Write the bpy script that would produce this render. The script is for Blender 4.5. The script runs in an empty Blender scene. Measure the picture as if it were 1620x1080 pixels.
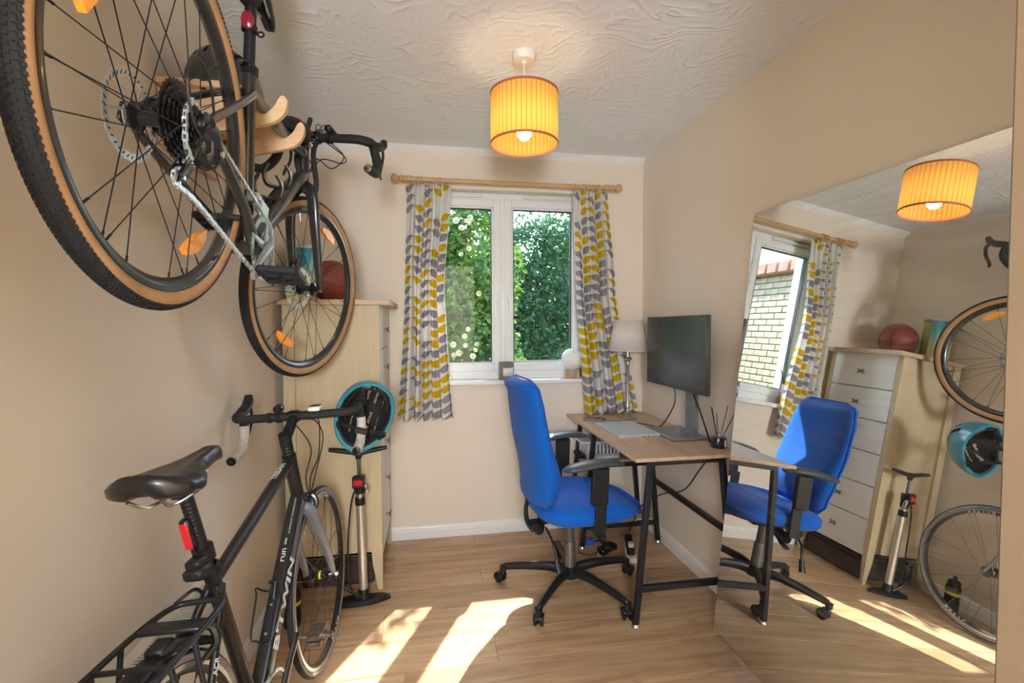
import bpy, bmesh, math, random
from mathutils import Vector, Matrix, noise
random.seed(7)
PI = math.pi
SC = bpy.context.scene
COL = SC.collection

# ------------------------------------------------------------------ camera
CAM_R = Vector((0.98586783, -0.16748204, -0.00379414))
CAM_U = Vector((0.00962939, 0.03404271, 0.99937399))
CAM_F = Vector((0.16724803, 0.9852872, -0.03517437))
cam_data = bpy.data.cameras.new('camera')
cam_data.sensor_width = 36.0
cam_data.lens = 752.783 / 1620 * 36.0
cam_data.clip_start = 0.02
cam = bpy.data.objects.new('camera', cam_data)
COL.objects.link(cam)
mw = Matrix.Identity(4)
for i, ax in enumerate((CAM_R, CAM_U, -CAM_F)):
    for j in range(3):
        mw[j][i] = ax[j]
mw.translation = (0, 0, 1.32214)
cam.matrix_world = mw
SC.camera = cam

# ------------------------------------------------------------------ world, sun, exposure
SUN_AZ, SUN_EL = math.radians(24.5), math.radians(51.0)     # azimuth from +Y towards +X
world = bpy.data.worlds.new('world')
SC.world = world
world.use_nodes = True
wn, wl = world.node_tree.nodes, world.node_tree.links
wn.clear()
sky = wn.new('ShaderNodeTexSky')
sky.sky_type = 'NISHITA'
sky.sun_disc = False
sky.sun_elevation = SUN_EL
sky.sun_rotation = SUN_AZ
sky.air_density = 1.0
sky.dust_density = 1.5
bg = wn.new('ShaderNodeBackground')
bg.inputs['Strength'].default_value = 1.35
wo = wn.new('ShaderNodeOutputWorld')
wl.new(sky.outputs[0], bg.inputs[0])
wl.new(bg.outputs[0], wo.inputs[0])

sun_data = bpy.data.lights.new('sun', 'SUN')
sun_data.energy = 15.0
sun_data.angle = math.radians(0.6)
sun_data.color = (1.0, 0.96, 0.88)
sun = bpy.data.objects.new('sun', sun_data)
COL.objects.link(sun)
sun_dir = Vector((math.sin(SUN_AZ) * math.cos(SUN_EL), math.cos(SUN_AZ) * math.cos(SUN_EL), math.sin(SUN_EL)))
sun.rotation_euler = sun_dir.to_track_quat('Z', 'Y').to_euler()
sun.location = (3, 6, 7)

def lamp(name, loc, power, color, radius, kind='POINT'):
    d = bpy.data.lights.new(name, kind)
    d.energy = power
    d.color = color
    if kind == 'POINT':
        d.shadow_soft_size = radius
    o = bpy.data.objects.new(name, d)
    o.location = loc
    COL.objects.link(o)
    return o
# added fill light on the unseen landing; the camera stands in the open doorway
lamp('landing_fill_light', (-0.08, -0.98, 1.48), 175.0, (0.86, 0.94, 1.0), 0.18)

SC.view_settings.view_transform = 'Standard'
SC.view_settings.look = 'None'
SC.view_settings.gamma = 1.0
SC.view_settings.use_curve_mapping = False
SC.view_settings.exposure = 0.12
SC.cycles.use_denoising = True
SC.cycles.max_bounces = 10
SC.cycles.diffuse_bounces = 6
SC.cycles.glossy_bounces = 5
SC.cycles.transparent_max_bounces = 16
SC.cycles.sample_clamp_indirect = 6.0
SC.cycles.caustics_reflective = False
SC.cycles.caustics_refractive = False

# ------------------------------------------------------------------ materials
def new_mat(name):
    m = bpy.data.materials.new(name)
    m.use_nodes = True
    nt = m.node_tree
    b = nt.nodes['Principled BSDF']
    return m, nt.nodes, nt.links, b

def rgb(c):
    return (c[0], c[1], c[2], 1.0)

def mat(name, col, rough=0.5, metal=0.0, var=0.06, vscale=6.0, bump=0.0, bscale=200.0, coat=0.0, spec=0.5, trans=0.0, emit=None, estr=0.0, sheen=0.0, alpha=1.0):
    m, n, l, b = new_mat(name)
    b.inputs['Roughness'].default_value = rough
    b.inputs['Metallic'].default_value = metal
    b.inputs['Specular IOR Level'].default_value = spec
    b.inputs['Coat Weight'].default_value = coat
    b.inputs['Coat Roughness'].default_value = 0.08
    b.inputs['Transmission Weight'].default_value = trans
    b.inputs['Alpha'].default_value = alpha
    b.inputs['Sheen Weight'].default_value = sheen
    if emit:
        b.inputs['Emission Color'].default_value = rgb(emit)
        b.inputs['Emission Strength'].default_value = estr
    tc = n.new('ShaderNodeTexCoord')
    ns = n.new('ShaderNodeTexNoise')
    ns.inputs['Scale'].default_value = vscale
    ns.inputs['Detail'].default_value = 3
    l.new(tc.outputs['Object'], ns.inputs['Vector'])
    mr = n.new('ShaderNodeMapRange')
    mr.inputs['From Min'].default_value = 0.3
    mr.inputs['From Max'].default_value = 0.7
    mr.inputs['To Min'].default_value = 1 - var
    mr.inputs['To Max'].default_value = 1 + var
    l.new(ns.outputs['Fac'], mr.inputs['Value'])
    mx = n.new('ShaderNodeMix')
    mx.data_type = 'RGBA'
    mx.blend_type = 'MULTIPLY'
    mx.inputs[0].default_value = 1.0
    mx.inputs[6].default_value = rgb(col)
    l.new(mr.outputs[0], mx.inputs[7])
    l.new(mx.outputs[2], b.inputs['Base Color'])
    if bump > 0:
        nb = n.new('ShaderNodeTexNoise')
        nb.inputs['Scale'].default_value = bscale
        nb.inputs['Detail'].default_value = 2
        l.new(tc.outputs['Object'], nb.inputs['Vector'])
        bp = n.new('ShaderNodeBump')
        bp.inputs['Strength'].default_value = bump
        bp.inputs['Distance'].default_value = 0.002
        l.new(nb.outputs['Fac'], bp.inputs['Height'])
        l.new(bp.outputs[0], b.inputs['Normal'])
    return m

class NT:
    """tiny helper for maths nodes"""
    def __init__(s, n, l):
        s.n, s.l = n, l
    def put(s, sock, v):
        if isinstance(v, (int, float)):
            sock.default_value = v
        else:
            s.l.new(v, sock)
    def m(s, op, a, b=0.0, c=0.0):
        x = s.n.new('ShaderNodeMath')
        x.operation = op
        s.put(x.inputs[0], a)
        s.put(x.inputs[1], b)
        s.put(x.inputs[2], c)
        return x.outputs[0]
    def comb(s, a, b, c):
        x = s.n.new('ShaderNodeCombineXYZ')
        for i, v in enumerate((a, b, c)):
            s.put(x.inputs[i], v)
        return x.outputs[0]
    def mix(s, f, a, b):
        x = s.n.new('ShaderNodeMix')
        x.data_type = 'RGBA'
        s.put(x.inputs[0], f)
        for i, v in ((6, a), (7, b)):
            if isinstance(v, tuple):
                x.inputs[i].default_value = rgb(v)
            else:
                s.l.new(v, x.inputs[i])
        return x.outputs[2]

MT = {}
MT['wall'] = mat('wall_paint', (0.79, 0.71, 0.605), 0.75, var=0.015, vscale=3, bump=0.15, bscale=60)
MT['white_gloss'] = mat('white_gloss_paint', (0.83, 0.83, 0.83), 0.3, var=0.015)
MT['upvc'] = mat('white_plastic_frame', (0.84, 0.86, 0.87), 0.25, var=0.01)
MT['sill'] = mat('white_sill_paint', (0.85, 0.85, 0.86), 0.35, var=0.02)
MT['black_plastic'] = mat('black_plastic', (0.009, 0.0095, 0.011), 0.42, var=0.15, spec=0.4)
MT['black_gloss'] = mat('black_gloss', (0.012, 0.012, 0.013), 0.15, var=0.1)
MT['dark_rubber'] = mat('black_rubber', (0.012, 0.012, 0.012), 0.75, var=0.2, vscale=20)
MT['gasket'] = mat('dark_gasket', (0.03, 0.035, 0.04), 0.6)
MT['steel'] = mat('polished_steel', (0.62, 0.62, 0.60), 0.25, 1.0, var=0.05)
MT['chrome'] = mat('chrome', (0.8, 0.8, 0.8), 0.1, 1.0, var=0.02)
MT['dark_steel'] = mat('dark_steel', (0.16, 0.155, 0.15), 0.35, 1.0, var=0.2, vscale=40)
MT['black_metal'] = mat('black_powder_metal', (0.011, 0.011, 0.014), 0.45, var=0.15, coat=0.08, spec=0.4)

# artex ceiling: swirled plaster relief
def ceiling_mat():
    m, n, l, b = new_mat('swirled_plaster')
    t = NT(n, l)
    b.inputs['Base Color'].default_value = (0.84, 0.865, 0.905, 1)
    b.inputs['Roughness'].default_value = 0.7
    tc = n.new('ShaderNodeTexCoord')
    big = n.new('ShaderNodeTexNoise')
    big.inputs['Scale'].default_value = 3.4
    big.inputs['Detail'].default_value = 2
    big.inputs['Distortion'].default_value = 1.2
    l.new(tc.outputs['Object'], big.inputs['Vector'])
    add = n.new('ShaderNodeVectorMath')
    add.operation = 'MULTIPLY_ADD'
    l.new(big.outputs['Color'], add.inputs[0])
    add.inputs[1].default_value = (0.55, 0.55, 0)
    l.new(tc.outputs['Object'], add.inputs[2])
    w = n.new('ShaderNodeTexWave')
    w.wave_type = 'RINGS'
    w.inputs['Scale'].default_value = 7.0
    w.inputs['Distortion'].default_value = 4.0
    w.inputs['Detail'].default_value = 2.0
    w.inputs['Detail Scale'].default_value = 1.0
    l.new(add.outputs[0], w.inputs['Vector'])
    msk = n.new('ShaderNodeTexNoise')
    msk.inputs['Scale'].default_value = 9.0
    msk.inputs['Detail'].default_value = 3
    l.new(tc.outputs['Object'], msk.inputs['Vector'])
    k = t.m('MULTIPLY', t.m('SUBTRACT', msk.outputs['Fac'], 0.45), 5.0)
    k2 = n.new('ShaderNodeClamp')
    l.new(k, k2.inputs[0])
    ridged = t.m('POWER', w.outputs['Fac'], 6.0)
    h = t.m('MULTIPLY', ridged, k2.outputs[0])
    fine = t.m('MULTIPLY', t.m('POWER', w.outputs['Fac'], 1.0), 0.25)
    h = t.m('ADD', h, fine)
    bp = n.new('ShaderNodeBump')
    bp.inputs['Strength'].default_value = 0.36
    bp.inputs['Distance'].default_value = 0.006
    l.new(h, bp.inputs['Height'])
    l.new(bp.outputs[0], b.inputs['Normal'])
    return m
MT['ceiling'] = ceiling_mat()

def wood_mat(name, c1, c2, grain_axis='X', scale=1.0, rough=0.4, tone=0.10, coat=0.0, knots=True):
    m, n, l, b = new_mat(name)
    t = NT(n, l)
    tc = n.new('ShaderNodeTexCoord')
    oi = n.new('ShaderNodeObjectInfo')
    off = n.new('ShaderNodeVectorMath')
    off.operation = 'ADD'
    l.new(tc.outputs['Object'], off.inputs[0])
    l.new(t.comb(t.m('MULTIPLY', oi.outputs['Random'], 37.0), t.m('MULTIPLY', oi.outputs['Random'], 91.0), 0.0), off.inputs[1])
    mp = n.new('ShaderNodeMapping')
    s = {'X': (1.3, 14, 14), 'Y': (14, 1.3, 14), 'Z': (14, 14, 1.3)}[grain_axis]
    mp.inputs['Scale'].default_value = tuple(v * scale for v in s)
    l.new(off.outputs[0], mp.inputs['Vector'])
    a = n.new('ShaderNodeTexNoise')
    a.inputs['Scale'].default_value = 1.6
    a.inputs['Detail'].default_value = 6
    a.inputs['Roughness'].default_value = 0.65
    a.inputs['Distortion'].default_value = 0.6
    l.new(mp.outputs[0], a.inputs['Vector'])
    f = n.new('ShaderNodeMapRange')
    f.inputs['From Min'].default_value = 0.32
    f.inputs['From Max'].default_value = 0.68
    l.new(a.outputs['Fac'], f.inputs['Value'])
    c = t.mix(f.outputs[0], c1, c2)
    if knots:
        kn = n.new('ShaderNodeTexNoise')
        kn.inputs['Scale'].default_value = 4.5
        kn.inputs['Detail'].default_value = 1
        l.new(off.outputs[0], kn.inputs['Vector'])
        kf = n.new('ShaderNodeMapRange')
        kf.inputs['From Min'].default_value = 0.70
        kf.inputs['From Max'].default_value = 0.80
        kf.inputs['To Max'].default_value = 0.55
        l.new(kn.outputs['Fac'], kf.inputs['Value'])
        c = t.mix(kf.outputs[0], c, tuple(v * 0.45 for v in c1))
    br = t.m('ADD', 1.0 - tone / 2, t.m('MULTIPLY', oi.outputs['Random'], tone))
    mx = n.new('ShaderNodeMix')
    mx.data_type = 'RGBA'
    mx.blend_type = 'MULTIPLY'
    mx.inputs[0].default_value = 1
    l.new(c, mx.inputs[6])
    l.new(br, mx.inputs[7])
    l.new(mx.outputs[2], b.inputs['Base Color'])
    b.inputs['Roughness'].default_value = rough
    b.inputs['Coat Weight'].default_value = coat
    bp = n.new('ShaderNodeBump')
    bp.inputs['Strength'].default_value = 0.12
    bp.inputs['Distance'].default_value = 0.001
    l.new(a.outputs['Fac'], bp.inputs['Height'])
    l.new(bp.outputs[0], b.inputs['Normal'])
    return m
MT['floor_oak'] = wood_mat('oak_laminate', (0.36, 0.205, 0.10), (0.60, 0.405, 0.245), 'X', 1.0, 0.33, 0.26)
MT['desk_oak'] = wood_mat('desk_oak_top', (0.46, 0.30, 0.185), (0.66, 0.47, 0.32), 'Y', 1.2, 0.38, 0.02)
MT['ply'] = wood_mat('birch_ply', (0.66, 0.43, 0.235), (0.80, 0.57, 0.35), 'X', 2.0, 0.45, 0.05, knots=False)
MT['ply_edge'] = mat('ply_edge', (0.72, 0.50, 0.30), 0.5)
MT['rod_wood'] = wood_mat('rod_beech', (0.52, 0.31, 0.14), (0.68, 0.43, 0.22), 'X', 3.0, 0.4, 0.04, knots=False)
MT['chest_side'] = wood_mat('chest_limed_oak', (0.50, 0.40, 0.245), (0.56, 0.46, 0.30), 'Z', 3.0, 0.55, 0.04, knots=False)
MT['chest_top'] = wood_mat('chest_top_oak', (0.50, 0.36, 0.22), (0.60, 0.45, 0.29), 'X', 2.5, 0.5, 0.02, knots=False)
MT['chest_white'] = mat('chest_white_paint', (0.80, 0.80, 0.775), 0.45, var=0.02)

# ------------------------------------------------------------------ mesh builder
def frame_from(d):
    d = d.normalized()
    a = Vector((0, 0, 1)) if abs(d.z) < 0.9 else Vector((1, 0, 0))
    x = d.cross(a).normalized()
    y = d.cross(x).normalized()
    return x, y

def cr(pts, n=6, closed=False):
    """Catmull-Rom through the points"""
    P = [Vector(p) for p in pts]
    out = []
    N = len(P)
    rng = range(N if closed else N - 1)
    for i in rng:
        p1, p2 = P[i], P[(i + 1) % N]
        p0 = P[i - 1] if (closed or i > 0) else p1 * 2 - p2
        p3 = P[(i + 2) % N] if (closed or i + 2 < N) else p2 * 2 - p1
        for k in range(n):
            t = k / n
            out.append(0.5 * ((2 * p1) + (p2 - p0) * t + (2 * p0 - 5 * p1 + 4 * p2 - p3) * t * t + (3 * p1 - p0 - 3 * p2 + p3) * t ** 3))
    if not closed:
        out.append(P[-1].copy())
    return out

def lerp_list(vals, n):
    """resample scalar list to n entries"""
    if n == 1:
        return [vals[0]]
    out = []
    for i in range(n):
        t = i / (n - 1) * (len(vals) - 1)
        k = min(int(t), len(vals) - 2)
        out.append(vals[k] + (vals[k + 1] - vals[k]) * (t - k))
    return out

ID4 = Matrix.Identity(4)

class MB:
    def __init__(s, X=None):
        s.v, s.f, s.X = [], [], X or ID4
        s.uv = None
    def add(s, vs, fs, X=None):
        b = len(s.v)
        Y = s.X @ X if X is not None else s.X
        s.v += [Y @ Vector(p) for p in vs]
        s.f += [tuple(i + b for i in f) for f in fs]
        return s
    def box(s, c, size, bev=0.0, X=None):
        cx, cy, cz = c
        hx, hy, hz = size[0] / 2, size[1] / 2, size[2] / 2
        if bev <= 0:
            vs = [(cx + i * hx, cy + j * hy, cz + k * hz) for i in (-1, 1) for j in (-1, 1) for k in (-1, 1)]
            fs = [(0, 1, 3, 2), (4, 6, 7, 5), (0, 4, 5, 1), (2, 3, 7, 6), (0, 2, 6, 4), (1, 5, 7, 3)]
            return s.add(vs, fs, X)
        b = min(bev, hx * 0.9, hy * 0.9, hz * 0.9)
        vs, fs, idx = [], [], {}
        for i in (-1, 1):
            for j in (-1, 1):
                for k in (-1, 1):
                    for a in range(3):
                        p = [i * (hx - b), j * (hy - b), k * (hz - b)]
                        p[a] += (i, j, k)[a] * b
                        idx[(i, j, k, a)] = len(vs)
                        vs.append((cx + p[0], cy + p[1], cz + p[2]))
        for a in range(3):
            o = [x for x in range(3) if x != a]
            for sg in (-1, 1):
                q = []
                for u, w in ((-1, -1), (1, -1), (1, 1), (-1, 1)):
                    key = [0, 0, 0]
                    key[a] = sg
                    key[o[0]] = u
                    key[o[1]] = w
                    q.append(idx[tuple(key) + (a,)])
                fs.append(tuple(q))
        for a in range(3):
            o = [x for x in range(3) if x != a]
            for u in (-1, 1):
                for w in (-1, 1):
                    q = []
                    for sg, ax in ((-1, o[0]), (-1, o[1]), (1, o[1]), (1, o[0])):
                        key = [0, 0, 0]
                        key[a] = sg
                        key[o[0]] = u
                        key[o[1]] = w
                        q.append(idx[tuple(key) + (ax,)])
                    fs.append(tuple(q))
        for i in (-1, 1):
            for j in (-1, 1):
                for k in (-1, 1):
                    fs.append(tuple(idx[(i, j, k, a)] for a in range(3)))
        return s.add(vs, fs, X)
    def tube(s, pts, r, n=10, caps=True, closed=False, flat=None, up=None, X=None):
        """flat: (a, b) scale of the section; up: direction the section's second axis follows"""
        P = [Vector(p) for p in pts]
        N = len(P)
        R = r if isinstance(r, (list, tuple)) else [r]
        R = lerp_list(list(R) * (2 if len(R) == 1 else 1), N)
        vs, fs = [], []
        px = None
        for i in range(N):
            if closed:
                d = P[(i + 1) % N] - P[i - 1]
            else:
                d = P[min(i + 1, N - 1)] - P[max(i - 1, 0)]
            if d.length < 1e-9:
                d = Vector((0, 0, 1))
            d.normalize()
            if up is not None:
                x = Vector(up).cross(d)
                x = x.normalized() if x.length > 1e-4 else frame_from(d)[0]
            elif px is None:
                x = frame_from(d)[0]
            else:
                x = (px - d * px.dot(d))
                x = x.normalized() if x.length > 1e-6 else frame_from(d)[0]
            px = x
            y = d.cross(x)
            fa, fb = flat if flat else (1, 1)
            for k in range(n):
                a = 2 * PI * k / n
                vs.append(P[i] + x * (math.cos(a) * R[i] * fa) + y * (math.sin(a) * R[i] * fb))
        for i in range(N if closed else N - 1):
            j = (i + 1) % N
            for k in range(n):
                k2 = (k + 1) % n
                fs.append((i * n + k, i * n + k2, j * n + k2, j * n + k))
        if caps and not closed:
            fs.append(tuple(range(n - 1, -1, -1)))
            fs.append(tuple((N - 1) * n + k for k in range(n)))
        return s.add(vs, fs, X)
    def lathe(s, prof, c=(0, 0, 0), axis=(0, 0, 1), n=24, closed=False, ref=None, X=None):
        """prof: list of (radius, height along axis)"""
        d = Vector(axis).normalized()
        x, y = frame_from(d)
        c = Vector(c)
        vs, fs = [], []
        ring = []
        for (r, h) in prof:
            if r < 1e-6:
                ring.append([len(vs)])
                vs.append(c + d * h)
            else:
                ring.append(list(range(len(vs), len(vs) + n)))
                for k in range(n):
                    a = 2 * PI * k / n
                    vs.append(c + d * h + x * (r * math.cos(a)) + y * (r * math.sin(a)))
        m = len(prof)
        for i in range(m if closed else m - 1):
            A, B = ring[i], ring[(i + 1) % m]
            for k in range(n):
                k2 = (k + 1) % n
                if len(A) == 1 and len(B) == 1:
                    break
                if len(A) == 1:
                    fs.append((A[0], B[k2], B[k]))
                elif len(B) == 1:
                    fs.append((A[k], A[k2], B[0]))
                else:
                    fs.append((A[k], A[k2], B[k2], B[k]))
        return s.add(vs, fs, X)
    def prism(s, poly, h0, h1, plane='XY', X=None):
        """poly in plane coordinates, extruded between h0 and h1 on the third axis"""
        def P(a, b, h):
            return {'XY': (a, b, h), 'XZ': (a, h, b), 'YZ': (h, a, b)}[plane]
        n = len(poly)
        vs = [P(a, b, h0) for a, b in poly] + [P(a, b, h1) for a, b in poly]
        fs = [tuple(range(n)), tuple(range(2 * n - 1, n - 1, -1))]
        fs += [(k, n + k, n + (k + 1) % n, (k + 1) % n) for k in range(n)]
        return s.add(vs, fs, X)
    def grid(s, fn, nu, nv, cu=False, cv=False, X=None, uv=None):
        vs = []
        us = nu if cu else nu + 1
        vv = nv if cv else nv + 1
        for i in range(us):
            for j in range(vv):
                vs.append(fn(i / nu, j / nv))
        fs = []
        for i in range(nu):
            for j in range(nv):
                i2, j2 = (i + 1) % us, (j + 1) % vv
                fs.append((i * vv + j, i2 * vv + j, i2 * vv + j2, i * vv + j2))
        if uv is not None:
            s.uv = [uv(i / nu, j / nv) for i in range(us) for j in range(vv)]
        return s.add(vs, fs, X)
    def ball(s, c, r, nu=20, nv=12, X=None):
        r = (r, r, r) if isinstance(r, (int, float)) else r
        prof = [(math.sin(PI * j / nv), -math.cos(PI * j / nv)) for j in range(nv + 1)]
        prof[0] = (0, -1)
        prof[-1] = (0, 1)
        Y = Matrix.Translation(c) @ Matrix.Diagonal((r[0], r[1], r[2], 1))
        return s.lathe(prof, n=nu, X=(X @ Y if X is not None else Y))
    def build(s, name, m, parent=None, smooth=40, label=None, kind=None, solid=0.0, subd=0):
        me = bpy.data.meshes.new(name)
        me.from_pydata([tuple(v) for v in s.v], [], s.f)
        bm = bmesh.new()
        bm.from_mesh(me)
        if s.uv is None:
            bmesh.ops.recalc_face_normals(bm, faces=bm.faces)
        bm.to_mesh(me)
        bm.free()
        if s.uv is not None:
            ul = me.uv_layers.new(name='UVMap')
            for lp in me.loops:
                ul.data[lp.index].uv = s.uv[lp.vertex_index]
        if smooth:
            me.polygons.foreach_set('use_smooth', [True] * len(me.polygons))
            me.set_sharp_from_angle(angle=math.radians(smooth))
        me.materials.append(MT[m] if isinstance(m, str) else m)
        o = bpy.data.objects.new(name, me)
        COL.objects.link(o)
        if parent is not None:
            o.parent = parent
        if label:
            o['label'] = label
        if kind:
            o['kind'] = kind
        if solid:
            md = o.modifiers.new('thickness', 'SOLIDIFY')
            md.thickness = solid
            md.offset = 0
        if subd:
            md = o.modifiers.new('subdivision', 'SUBSURF')
            md.levels = md.render_levels = subd
        return o

def thing(name, label, cat, loc=(0, 0, 0), group=None, X=None):
    o = bpy.data.objects.new(name, None)
    o.empty_display_size = 0.1
    COL.objects.link(o)
    if X is not None:
        o.matrix_world = X
    else:
        o.location = loc
    tag(o, label, cat, group)
    return o

def tag(o, label, cat, group=None):
    o['label'] = label
    o['category'] = cat
    if group:
        o['group'] = group
    return o

def rounded(w, h, r, n=5, c=(0, 0)):
    out = []
    for sx, sy, a0 in ((1, 1, 0), (-1, 1, 90), (-1, -1, 180), (1, -1, 270)):
        for k in range(n + 1):
            a = math.radians(a0 + 90 * k / n)
            out.append((c[0] + sx * (w / 2 - r) + r * math.cos(a), c[1] + sy * (h / 2 - r) + r * math.sin(a)))
    return out

def text(body, size, X, m, parent, ext=0.0004, align='CENTER', label=None, shear=0.0, bold=0.0, sx=1.0):
    cu = bpy.data.curves.new('lettering', 'FONT')
    cu.body = body
    cu.size = size
    cu.extrude = ext
    cu.offset = bold
    cu.shear = shear
    cu.align_x = align
    cu.align_y = 'CENTER'
    cu.resolution_u = 3
    tmp = bpy.data.objects.new('tmp', cu)
    COL.objects.link(tmp)
    me = bpy.data.meshes.new_from_object(tmp.evaluated_get(bpy.context.evaluated_depsgraph_get()))
    bpy.data.objects.remove(tmp)
    me.name = 'lettering'
    me.materials.clear()
    me.materials.append(MT[m] if isinstance(m, str) else m)
    o = bpy.data.objects.new('lettering', me)
    COL.objects.link(o)
    o.parent = parent
    o.matrix_local = X @ Matrix.Diagonal((sx, 1, 1, 1))
    if label:
        o['label'] = label
    return o

def axes(origin, x, y):
    """matrix whose X and Y run along the given directions"""
    x = Vector(x).normalized()
    z = x.cross(Vector(y)).normalized()
    y = z.cross(x)
    m = Matrix.Identity(4)
    for i, a in enumerate((x, y, z)):
        for j in range(3):
            m[j][i] = a[j]
    m.translation = origin
    return m
T = Matrix.Translation
def ROT(deg, ax):
    return Matrix.Rotation(math.radians(deg), 4, ax)
# ================================================================== ROOM
XL, XR, YB, YF, HC = -0.735, 1.382, 2.972, 0.35, 2.40
WX0, WX1, WZ0, WZ1 = -0.09, 1.005, 0.975, 2.160     # window opening
WT = 0.28

fl = MB().box(((XL + XR) / 2, 0.65, -0.03), (3.6, 4.75, 0.04)).build('floor', 'floor_oak', smooth=0, kind='structure')
# laminate planks, each its own board with recessed joints
PW, PL_ = 0.192, 1.285
plank_mesh = {}
rows = []
y = 2.386
while y > -1.5:
    y -= PW
y0 = y
r = 0
while y0 < YB - 0.01:
    y1 = min(y0 + PW, YB)
    x = XL - 0.3 - random.choice((0.0, 0.31, 0.62, 0.93, 0.47))
    lo, hi = (XL, XR) if y0 > YF - 0.2 else (-1.0, 1.6)
    if r in (17,):
        x = XL - 0.66
    while x < hi:
        a, b = max(x, lo), min(x + PL_, hi)
        if b - a > 0.02:
            L_, W_ = round(b - a, 3), round(y1 - y0, 3)
            if (L_, W_) not in plank_mesh:
                o = MB().box((0, 0, 0), (L_ - 0.0008, W_ - 0.0008, 0.010), 0.0011).build('plank', 'floor_oak', fl, smooth=0)
                plank_mesh[(L_, W_)] = o.data
            else:
                o = bpy.data.objects.new('plank', plank_mesh[(L_, W_)])
                COL.objects.link(o)
                o.parent = fl
            o.location = ((a + b) / 2, (y0 + y1) / 2, -0.005)
        x += PL_
    y0 += PW
    r += 1

def wallbox(name, x0, x1, y0, y1, z0, z1, m='wall', kind='structure', parent=None, bev=0):
    return MB().box(((x0 + x1) / 2, (y0 + y1) / 2, (z0 + z1) / 2), (x1 - x0, y1 - y0, z1 - z0), bev).build(name, m, parent, smooth=0, kind=kind)

wallbox('wall_left', XL - 0.12, XL, YF - 0.1, YB + WT, -0.05, HC + 0.1)
wallbox('wall_right', XR, XR + 0.12, YF - 0.1, YB + WT, -0.05, HC + 0.1)
ceil = MB().box(((XL + XR) / 2, 1.66, HC + 0.05), (XR - XL + 0.24, YB + WT - YF + 0.2, 0.1)).build('ceiling', 'ceiling', smooth=0, kind='structure')
# back wall in one mesh with the opening
b = MB()
b.box(((XL + WX0) / 2, YB + WT / 2, HC / 2), (WX0 - XL, WT, HC))
b.box(((WX1 + XR) / 2, YB + WT / 2, HC / 2), (XR - WX1, WT, HC))
b.box(((WX0 + WX1) / 2, YB + WT / 2, WZ0 / 2 - 0.013), (WX1 - WX0, WT, WZ0 - 0.026))
b.box(((WX0 + WX1) / 2, YB + WT / 2, (WZ1 + HC) / 2), (WX1 - WX0, WT, HC - WZ1))
b.build('wall_back', 'wall', smooth=0, kind='structure')
# front wall with the open doorway the camera looks through
b = MB()
DX0, DX1, DZ = -0.42, 0.548, 2.06
b.box(((XL + DX0) / 2, YF - 0.06, HC / 2), (DX0 - XL, 0.1, HC))
b.box(((DX1 + XR) / 2, YF - 0.06, HC / 2), (XR - DX1, 0.1, HC))
b.box(((DX0 + DX1) / 2, YF - 0.06, (DZ + HC) / 2), (DX1 - DX0, 0.1, HC - DZ))
b.build('wall_front', 'wall', smooth=0, kind='structure')
MT['casing'] = mat('door_casing_paint', (0.17, 0.12, 0.075), 0.5)
b = MB()
b.box((DX1 - 0.012, YF - 0.06, DZ / 2), (0.022, 0.14, DZ), 0.003)
b.box((DX0 + 0.012, YF - 0.06, DZ / 2), (0.022, 0.14, DZ), 0.003)
b.box(((DX0 + DX1) / 2, YF - 0.06, DZ - 0.011), (DX1 - DX0, 0.14, 0.022), 0.003)
b.box((DX1 + 0.034, YF - 0.118, DZ / 2), (0.07, 0.016, DZ), 0.003)
b.box((DX0 - 0.034, YF - 0.118, DZ / 2), (0.07, 0.016, DZ), 0.003)
b.build('door_1', 'casing', kind='structure')
# landing behind the doorway
wallbox('wall_landing_left', -1.12, -1.0, -1.7, YF - 0.11, -0.05, HC + 0.1)
wallbox('wall_landing_right', 1.6, 1.72, -1.7, YF - 0.11, -0.05, HC + 0.1)
wallbox('wall_landing_rear', -1.12, 1.72, -1.82, -1.7, -0.05, HC + 0.1)
wallbox('ceiling_landing', -1.12, 1.72, -1.82, YF - 0.04, HC, HC + 0.1, 'ceiling')
# small cove where the ceiling meets the back wall
b = MB()
b.prism([(YB, HC), (YB - 0.035, HC), (YB - 0.032, HC - 0.006), (YB - 0.012, HC - 0.022), (YB, HC - 0.035)], XL, XR, 'YZ')
b.build('trim_1', mat('cove_white', (0.86, 0.86, 0.87), 0.6), kind='structure')

# skirting boards: a stepped profile
def skirt(name, p0, p1, nrm):
    p0, p1, nrm = Vector(p0), Vector(p1), Vector(nrm)
    prof = [(0, 0), (0.017, 0), (0.017, 0.048), (0.013, 0.054), (0.013, 0.066), (0.009, 0.074), (0.004, 0.078), (0, 0.078)]
    vs = [p + nrm * a + Vector((0, 0, h)) for p in (p0, p1) for a, h in prof]
    n = len(prof)
    fs = [(k, (k + 1) % n, n + (k + 1) % n, n + k) for k in range(n)] + [tuple(range(n)), tuple(range(2 * n - 1, n - 1, -1))]
    MB().add(vs, fs).build(name, 'white_gloss', smooth=30, kind='structure')
skirt('baseboard_back', (XL, YB, 0), (XR, YB, 0), (0, -1, 0))
skirt('baseboard_left', (XL, YF, 0), (XL, YB - 0.017, 0), (1, 0, 0))
skirt('baseboard_right', (XR, YF, 0), (XR, YB - 0.017, 0), (-1, 0, 0))

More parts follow.
